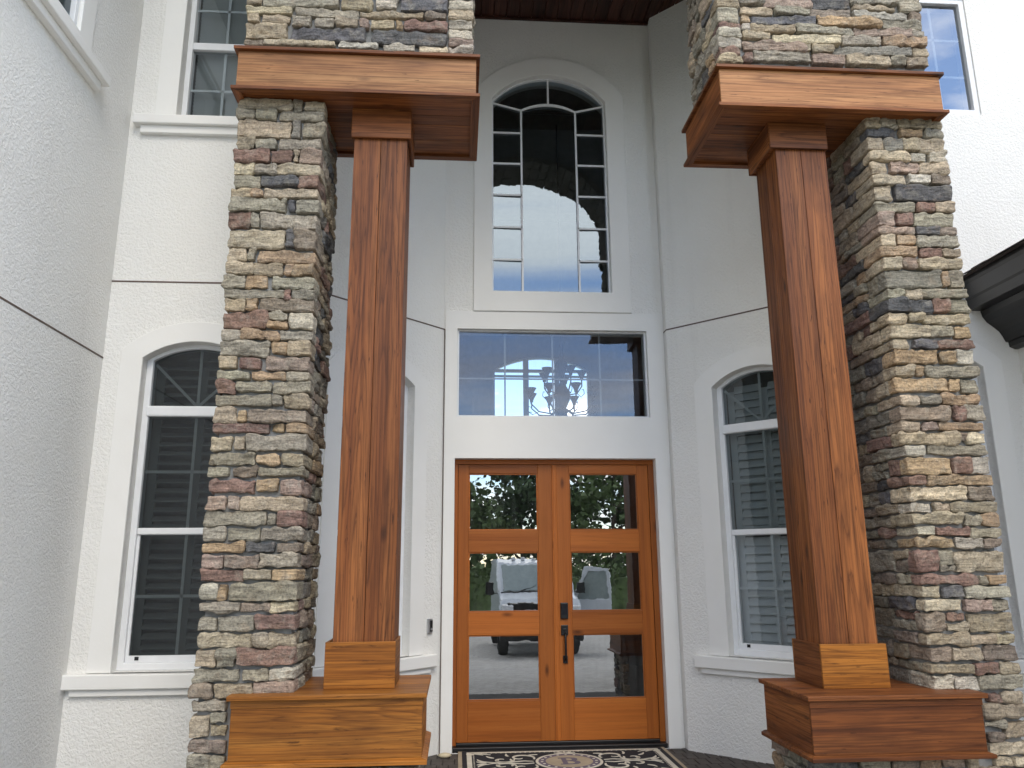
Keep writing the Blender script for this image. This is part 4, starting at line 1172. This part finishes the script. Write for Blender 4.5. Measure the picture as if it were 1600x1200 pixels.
# ------------------------------------------------------------------ small things at the door
db = thing('doorbell', FBL(0.147, 0, 0.985), 'small silver and black video doorbell on the white wall left of the door', 'doorbell')
m = MB(); m.fbox(FBL, 0.118, 0.176, 0.0, 0.024, 0.985, 1.113); m.build('case', 'silver', db, bevel=0.005)
m = MB(); m.fbox(FBL, 0.123, 0.154, 0.0242, 0.028, 1.000, 1.098); m.build('faceplate', 'black', db, bevel=0.003)
m = MB(); m.lathe((0, 0, 0), [(0.001, 0), (0.011, 0), (0.011, 0.003), (0.001, 0.004)], 12)
m.v = [FBL(0.139 + p.x, 0.028 + p.z, 1.022 + p.y) for p in m.v]; m.build('button', 'silver', db, smooth=False)

m = MB()
prof_ = [(0.001, -0.018), (0.03, -0.016), (0.048, 0.0), (0.040, 0.012), (0.02, 0.019), (0.001, 0.020)]
m.lathe((-0.085, 7.40, -0.032), prof_, 14)
m.v = [Vector((p.x + (p.x + 0.085) * 0.25, p.y, p.z)) for p in m.v]
tag(m.build('pebble', 'pebble', None, smooth=True), 'small rounded cream pebble on the floor at the left foot of the door trim', 'pebble')

# door mat with scrolls and a monogram
MX, MYc, MZ = 0.968, 7.10, -0.046
mx0, mx1, my0, my1 = 0.030, 1.900, 6.60, 7.585
mat_ = thing('door_mat', (MX, MYc, MZ), 'black and cream scroll patterned door mat with a letter B medallion at the door', 'door mat')
def flat(name, poly_list, mat, z0, z1, holes=None):
    m = MB()
    for poly in poly_list:
        m.plate(lambda u, n, y: Vector((u, y, n)), poly, holes or [], z0, z1)
    return m.build(name, mat, mat_)
def rc(a, b, c, d): return [(a, c), (b, c), (b, d), (a, d)]
def inset(k): return rc(mx0 + k, mx1 - k, my0 + k, my1 - k)
FM = lambda u, n, y: Vector((u, y, n))
m = MB(); m.plate(FM, inset(0), [], MZ - 0.004, MZ + 0.006); m.build('backing', 'mat_tan', mat_, bevel=0.003)
m = MB(); m.ring(FM, inset(0.035), inset(0.075), MZ + 0.005, MZ + 0.009); m.build('outer_band', 'mat_black', mat_)
m = MB(); m.ring(FM, inset(0.076), inset(0.118), MZ + 0.005, MZ + 0.0095); m.build('cream_band', 'mat_cream', mat_)
m = MB(); m.plate(FM, inset(0.119), [], MZ + 0.005, MZ + 0.009); m.build('field', 'mat_black', mat_)
def circle(cx_, cy_, r, n=36): return [(cx_ + r * math.cos(2 * math.pi * i / n), cy_ + r * math.sin(2 * math.pi * i / n)) for i in range(n)]
m = MB(); m.ring(FM, circle(MX, MYc, 0.285), circle(MX, MYc, 0.262), MZ + 0.008, MZ + 0.0122); m.build('medallion_rim', 'mat_cream', mat_)
m = MB(); m.plate(FM, circle(MX, MYc, 0.261), [], MZ + 0.008, MZ + 0.0118); m.build('medallion_ring', 'mat_mauve', mat_)
m = MB(); m.plate(FM, circle(MX, MYc, 0.200), [], MZ + 0.010, MZ + 0.0132); m.build('medallion', 'mat_tan', mat_)
m = MB()
for k in range(20):
    a = 2 * math.pi * k / 20
    m.plate(FM, circle(MX + 0.231 * math.cos(a), MYc + 0.231 * math.sin(a), 0.012, 8), [], MZ + 0.011, MZ + 0.0134)
m.build('ring_beads', 'mat_cream', mat_)
# slab letter B (read from the steps)
bx, by, bw, bh = MX - 0.085, MYc - 0.115, 0.17, 0.23
Bout = [(0, 0), (0.62, 0), (0.86, 0.05), (1.0, 0.16), (1.0, 0.36), (0.9, 0.47), (0.78, 0.52), (0.88, 0.58), (0.94, 0.68), (0.94, 0.84), (0.83, 0.95), (0.6, 1.0), (0, 1.0), (0, 0.9), (0.14, 0.9), (0.14, 0.1), (0, 0.1)]
Bh1 = [(0.38, 0.10), (0.58, 0.10), (0.72, 0.17), (0.74, 0.30), (0.66, 0.42), (0.52, 0.46), (0.38, 0.46)]
Bh2 = [(0.38, 0.56), (0.52, 0.56), (0.64, 0.62), (0.68, 0.74), (0.62, 0.86), (0.5, 0.9), (0.38, 0.9)]
S = lambda P: [(bx + a * bw, by + b * bh) for a, b in P]
m = MB(); m.plate(FM, S(Bout), [S(Bh1), S(Bh2)], MZ + 0.0125, MZ + 0.0152); m.build('letter_b', 'mat_mauve', mat_)
def ribbon(mb, pts, w0, w1):
    n = len(pts)
    L, Rr = [], []
    for i, (x_, y_) in enumerate(pts):
        a, b = pts[max(0, i - 1)], pts[min(n - 1, i + 1)]
        d = Vector((b[0] - a[0], b[1] - a[1])).normalized()
        t = i / (n - 1)
        w_ = 0.68 * (w0 * (1 - t) + w1 * t) * (0.6 + 0.8 * math.sin(math.pi * min(1, t * 1.1)) ** 1)
        L.append((x_ - d.y * w_, y_ + d.x * w_)); Rr.append((x_ + d.y * w_, y_ - d.x * w_))
    vs_ = [Vector((p[0], p[1], MZ + 0.0125)) for p in L + Rr] + [Vector((p[0], p[1], MZ + 0.008)) for p in L + Rr]
    fs = []
    for i in range(n - 1):
        fs += [(i, n + i, n + i + 1, i + 1), (2 * n + i, i, i + 1, 2 * n + i + 1), (3 * n + i + 1, n + i + 1, n + i, 3 * n + i)]
    mb.add(vs_, fs)
def spiral(cx_, cy_, r0, r1, a0, turns, n=26):
    return [(cx_ + (r0 + (r1 - r0) * i / (n - 1)) * math.cos(a0 + turns * 2 * math.pi * i / (n - 1)), cy_ + (r0 + (r1 - r0) * i / (n - 1)) * math.sin(a0 + turns * 2 * math.pi * i / (n - 1))) for i in range(n)]
for sx in (-1, 1):
    for sy in (-1, 1):
        m = MB()
        def tr(P): return [(MX + sx * a, MYc + sy * b) for a, b in P]
        ribbon(m, tr(spiral(0.40, 0.16, 0.125, 0.02, -2.6, -0.95)), 0.017, 0.008)
        ribbon(m, tr(spiral(0.56, 0.10, 0.105, 0.02, 2.9, 0.9)), 0.015, 0.007)
        ribbon(m, tr([(0.30, 0.03), (0.38, 0.05), (0.46, 0.03), (0.55, 0.0), (0.64, 0.01), (0.72, 0.05)]), 0.010, 0.013)
        for q, (lx, ly, la, ll) in enumerate(((0.72, 0.05, 0.5, 0.10), (0.70, 0.02, -0.1, 0.09), (0.34, 0.23, 2.3, 0.10), (0.50, 0.22, 0.9, 0.09), (0.63, 0.17, 0.4, 0.10), (0.47, 0.06, 0.8, 0.07), (0.60, 0.04, 1.2, 0.07))):
            ribbon(m, tr([(lx + ll * t * math.cos(la + 0.5 * t), ly + ll * t * math.sin(la + 0.5 * t)) for t in (0, .2, .4, .6, .8, 1)]), 0.014, 0.010)
        # corner sprig
        for la, ll in ((0.0, 0.16), (0.5, 0.13), (-0.5, 0.11), (1.57, 0.10), (2.4, 0.07), (-1.2, 0.07)):
            ribbon(m, [(MX + sx * (0.80 - ll * t * math.cos(la + 0.4 * t)), MYc + sy * (0.335 - 0.6 * ll * t * math.sin(la + 0.6 * t) * 0.8)) for t in (0, .25, .5, .75, 1)], 0.009, 0.006)
        m.build('scroll', 'mat_cream', mat_)
m = MB()
for k in range(-18, 19):
    for sy in (-1, 1):
        m.plate(FM, circle(MX + k * 0.043, MYc + sy * 0.360 + (0.0 if sy < 0 else -0.0), 0.007, 6), [], MZ + 0.008, MZ + 0.0105)
for k in range(-8, 9):
    for sx in (-1, 1):
        m.plate(FM, circle(MX + sx * 0.803, MYc + k * 0.043, 0.007, 6), [], MZ + 0.008, MZ + 0.0105)
m.build('edge_beads', 'mat_cream', mat_)
m = MB()
for la, ll in ((0.9, 0.10), (1.57, 0.09), (2.24, 0.10), (0.35, 0.10), (2.79, 0.10)):
    for sy in (-1, 1):
        ribbon(m, [(MX + ll * t * math.cos(la), MYc + sy * (0.285 + 0.75 * ll * t * math.sin(la))) for t in (0, .3, .6, 1)], 0.014, 0.008)
m.build('crest', 'mat_cream', mat_)

# ------------------------------------------------------------------ the drive behind the viewer (seen in the glass)
def crown(mb, rng, cx_, cy_, z0, z1, rad, n, leaf, droop=0.0):
    clumps = []
    for k in range(26):
        t = rng.random()
        a = rng.uniform(0, 2 * math.pi)
        r = rad * (0.25 + 0.75 * math.sqrt(rng.random())) * (1 - abs(t - 0.35) * 0.9)
        clumps.append((cx_ + r * math.cos(a), cy_ + r * math.sin(a), z0 + (z1 - z0) * t, rad * rng.uniform(0.22, 0.42)))
    vs_, fs = [], []
    for i in range(n):
        c = rng.choice(clumps)
        p = Vector((c[0] + rng.gauss(0, c[3] * .55), c[1] + rng.gauss(0, c[3] * .55), c[2] + rng.gauss(0, c[3] * .4)))
        d = Vector((rng.gauss(0, 1), rng.gauss(0, 1), rng.gauss(0, .7) - droop)).normalized()
        s = d.orthogonal().normalized()
        s = (s + d.cross(s) * rng.uniform(-1.5, 1.5)).normalized()
        L, w_ = leaf * rng.uniform(0.7, 1.4), leaf * rng.uniform(0.22, 0.4)
        k = len(vs_)
        vs_ += [p, p + d * L * .5 + s * w_, p + d * L, p + d * L * .5 - s * w_]
        fs.append((k, k + 1, k + 2, k + 3))
    mb.add(vs_, fs)

def make_tree(name, label, x, y, h, rad, mat, seed, group, zlow=0.3, n=5200, leaf=0.36):
    rng = random.Random(seed)
    t = thing(name, (x, y, -0.75), label, 'tree', group)
    m = MB(); pts = [(x + rng.uniform(-.06, .06) * k, y + rng.uniform(-.06, .06) * k, -0.8 + (h - 0.5) * k / 6) for k in range(7)]
    m.tube(pts, 0.24, 8, 0.05)
    for k in range(9):
        z_ = -0.75 + h * (zlow + 0.06 * k); a = rng.uniform(0, 6.28); L = rad * rng.uniform(.5, .9)
        m.tube([(x, y, z_), (x + L * .5 * math.cos(a), y + L * .5 * math.sin(a), z_ + .35 * L), (x + L * math.cos(a), y + L * math.sin(a), z_ + .5 * L)], 0.06, 5, 0.015)
    m.build('trunk', 'bark', t, smooth=True)
    m = MB(); crown(m, rng, x, y, -0.75 + h * zlow, -0.75 + h, rad, n, leaf)
    m.build('crown', mat, t)
    return t
trees = [(-11, -25, 8.4, 3.4, 'needle'), (-5.2, -27, 9.2, 3.6, 'needle'), (-0.4, -24, 6.6, 3.0, 'leaf'), (3.6, -28, 8.4, 3.4, 'needle'), (8.2, -25, 7.4, 3.4, 'leaf'), (13.4, -27, 8.6, 3.6, 'needle'), (-17, -23, 7.6, 3.8, 'leaf'), (19, -24, 7.2, 3.8, 'leaf')]
TREE_LABELS = ['dark pine beyond the hedge, left of the tallest pine', 'tallest dark pine beyond the hedge across the drive', 'lowest leafy oak beyond the hedge, straight across from the door',
               'dark pine beyond the hedge, straight behind the white van', 'leafy oak beyond the hedge, right of the white van', 'dark pine beyond the hedge near its right end',
               'broad leafy oak beyond the hedge near its left end', 'broad leafy oak beyond the right end of the hedge']
for k, (x, y, h, r, mt) in enumerate(trees):
    make_tree('pine_tree' if mt == 'needle' else 'oak_tree', TREE_LABELS[k], x, y, h, r, mt, 40 + k, 'trees across the drive')
# clipped hedge across the drive
hedge = MB(); rng = random.Random(77)
vs_, fs = [], []
for i in range(9000):
    p = Vector((rng.uniform(-26, 20), -15.5 + rng.uniform(-0.7, 0.7), -0.75 + 2.3 * math.sqrt(rng.random())))
    d = Vector((rng.gauss(0, 1), rng.gauss(0, 1), rng.gauss(0, 1))).normalized(); s = d.orthogonal().normalized()
    L = rng.uniform(.12, .3); k = len(vs_)
    vs_ += [p, p + d * L * .5 + s * L * .35, p + d * L, p + d * L * .5 - s * L * .35]; fs.append((k, k + 1, k + 2, k + 3))
hedge.add(vs_, fs); hedge.box(-26, 20, -15.9, -15.1, -0.8, 1.1)
tag(hedge.build('hedge', 'leaf', None), 'long green hedge along the far side of the drive', 'hedge')

# white work van facing the house
vx, vy, vz = 2.02, -4.0, -0.56
van = thing('work_van', (vx, vy - 2.5, vz), 'white work van facing the house with its door open, reflected in the door glass', 'van')
def vprof(prof, x0, x1, name, mat, bev=0.04):
    m = MB(); k = len(prof)
    m.add([(x0, vy + a, vz + b) for a, b in prof] + [(x1, vy + a, vz + b) for a, b in prof],
          [(i, (i + 1) % k, k + (i + 1) % k, k + i) for i in range(k)] + [tuple(range(k))[::-1], tuple(range(k, 2 * k))])
    return m.build(name, mat, van, bevel=bev, seg=3)
vprof([(0, 0.62), (0.02, 1.20), (-0.15, 1.34), (-0.95, 1.48), (-1.72, 2.20), (-2.1, 2.30), (-5.0, 2.30), (-5.0, 0.45), (-0.1, 0.45)], vx - 0.98, vx + 0.98, 'body', 'van', 0.07)
vprof([(-0.94, 1.52), (-1.02, 1.53), (-1.72, 2.16), (-1.64, 2.16)], vx - 0.84, vx + 0.84, 'windscreen', 'vglass', 0.01)
m = MB(); m.box(vx - 0.78, vx + 0.78, vy - 0.04, vy + 0.05, vz + 0.64, vz + 1.24); gr = m.build('grille', 'black', van, bevel=0.03)
for k in range(6):
    m = MB(); m.box(vx - 0.6, vx + 0.6, vy + 0.045, vy + 0.062, vz + 0.71 + k * 0.07, vz + 0.735 + k * 0.07); m.build('grille_bar', 'silver', gr)
for s in (-1, 1):
    m = MB(); m.box(vx + s * 0.80 - 0.15, vx + s * 0.80 + 0.15, vy - 0.10, vy + 0.075, vz + 1.00, vz + 1.20); m.build('headlight', 'lamp', van, bevel=0.03)
    m = MB(); m.box(vx + s * 1.16 - 0.11, vx + s * 1.16 + 0.11, vy - 1.15, vy - 1.05, vz + 1.42, vz + 1.72); m.tube([(vx + s * .95, vy - 1.1, vz + 1.46), (vx + s * 1.15, vy - 1.1, vz + 1.48)], 0.02, 6); m.build('mirror', 'black', van, bevel=0.03)
m = MB(); m.box(vx - 1.0, vx + 1.0, vy - 0.06, vy + 0.14, vz + 0.40, vz + 0.62); m.build('bumper', 'black', van, bevel=0.05)
for s in (-1, 1):
    for yy in (-0.85, -4.0):
        m = MB(); m.lathe((0, 0, 0), [(0.20, -0.12), (0.36, -0.12), (0.38, -0.08), (0.38, 0.08), (0.36, 0.12), (0.20, 0.12)], 24)
        m.v = [Vector((vx + s * 0.86 + p.z, vy + yy + p.x, vz + 0.38 + p.y)) for p in m.v]; w_ = m.build('wheel', 'tyre', van, smooth=True)
        m = MB(); m.lathe((0, 0, 0), [(0.002, 0.06), (0.2, 0.09), (0.21, 0.10), (0.21, -0.10), (0.002, -0.06)], 20)
        m.v = [Vector((vx + s * 0.86 + p.z, vy + yy + p.x, vz + 0.38 + p.y)) for p in m.v]; m.build('rim', 'silver', w_, smooth=True)
# wipers, bonnet seam, roof lights
for s in (-0.4, 0.35):
    m = MB(); m.tube([(vx + s, vy - 0.93, vz + 1.53), (vx + s + 0.42, vy - 1.10, vz + 1.66)], 0.012, 5); m.build('wiper', 'black', van)
m = MB(); m.box(vx - 0.9, vx + 0.9, vy - 0.955, vy - 0.90, vz + 1.475, vz + 1.505); m.build('cowl', 'black', van, bevel=0.01)
m = MB(); m.box(vx - 0.02, vx + 0.02, vy - 0.9, vy - 0.15, vz + 1.32, vz + 1.47) ; m.build('bonnet_rib', 'van', van, bevel=0.01)
for s in (-0.5, -0.25, 0, 0.25, 0.5):
    m = MB(); m.box(vx + s - 0.05, vx + s + 0.05, vy - 2.02, vy - 1.94, vz + 2.27, vz + 2.34); m.build('roof_light', 'lamp', van, bevel=0.01)
# the open front door
dx = vx + 1.0
m = MB()
FDv = frame((dx, vy - 1.35, 0), (1, 0.35, 0), (-0.35, 1, 0))
m.ring(FDv, [(0, vz + .5), (1.0, vz + .5), (1.0, vz + 1.3), (0.95, vz + 2.05), (0.35, vz + 2.1), (0.0, vz + 1.35)], [(0.1, vz + 1.28), (0.5, vz + 1.28), (0.92, vz + 1.28), (0.86, vz + 1.97), (0.40, vz + 1.99), (0.14, vz + 1.38)], 0, 0.06)
d_ = m.build('door', 'van', van, bevel=0.015)
m = MB(); m.plate(FDv, [(0.1, vz + 1.28), (0.92, vz + 1.28), (0.86, vz + 1.97), (0.40, vz + 1.99), (0.14, vz + 1.38)], [], 0.02, 0.03); m.build('side_window', 'vglass', d_)
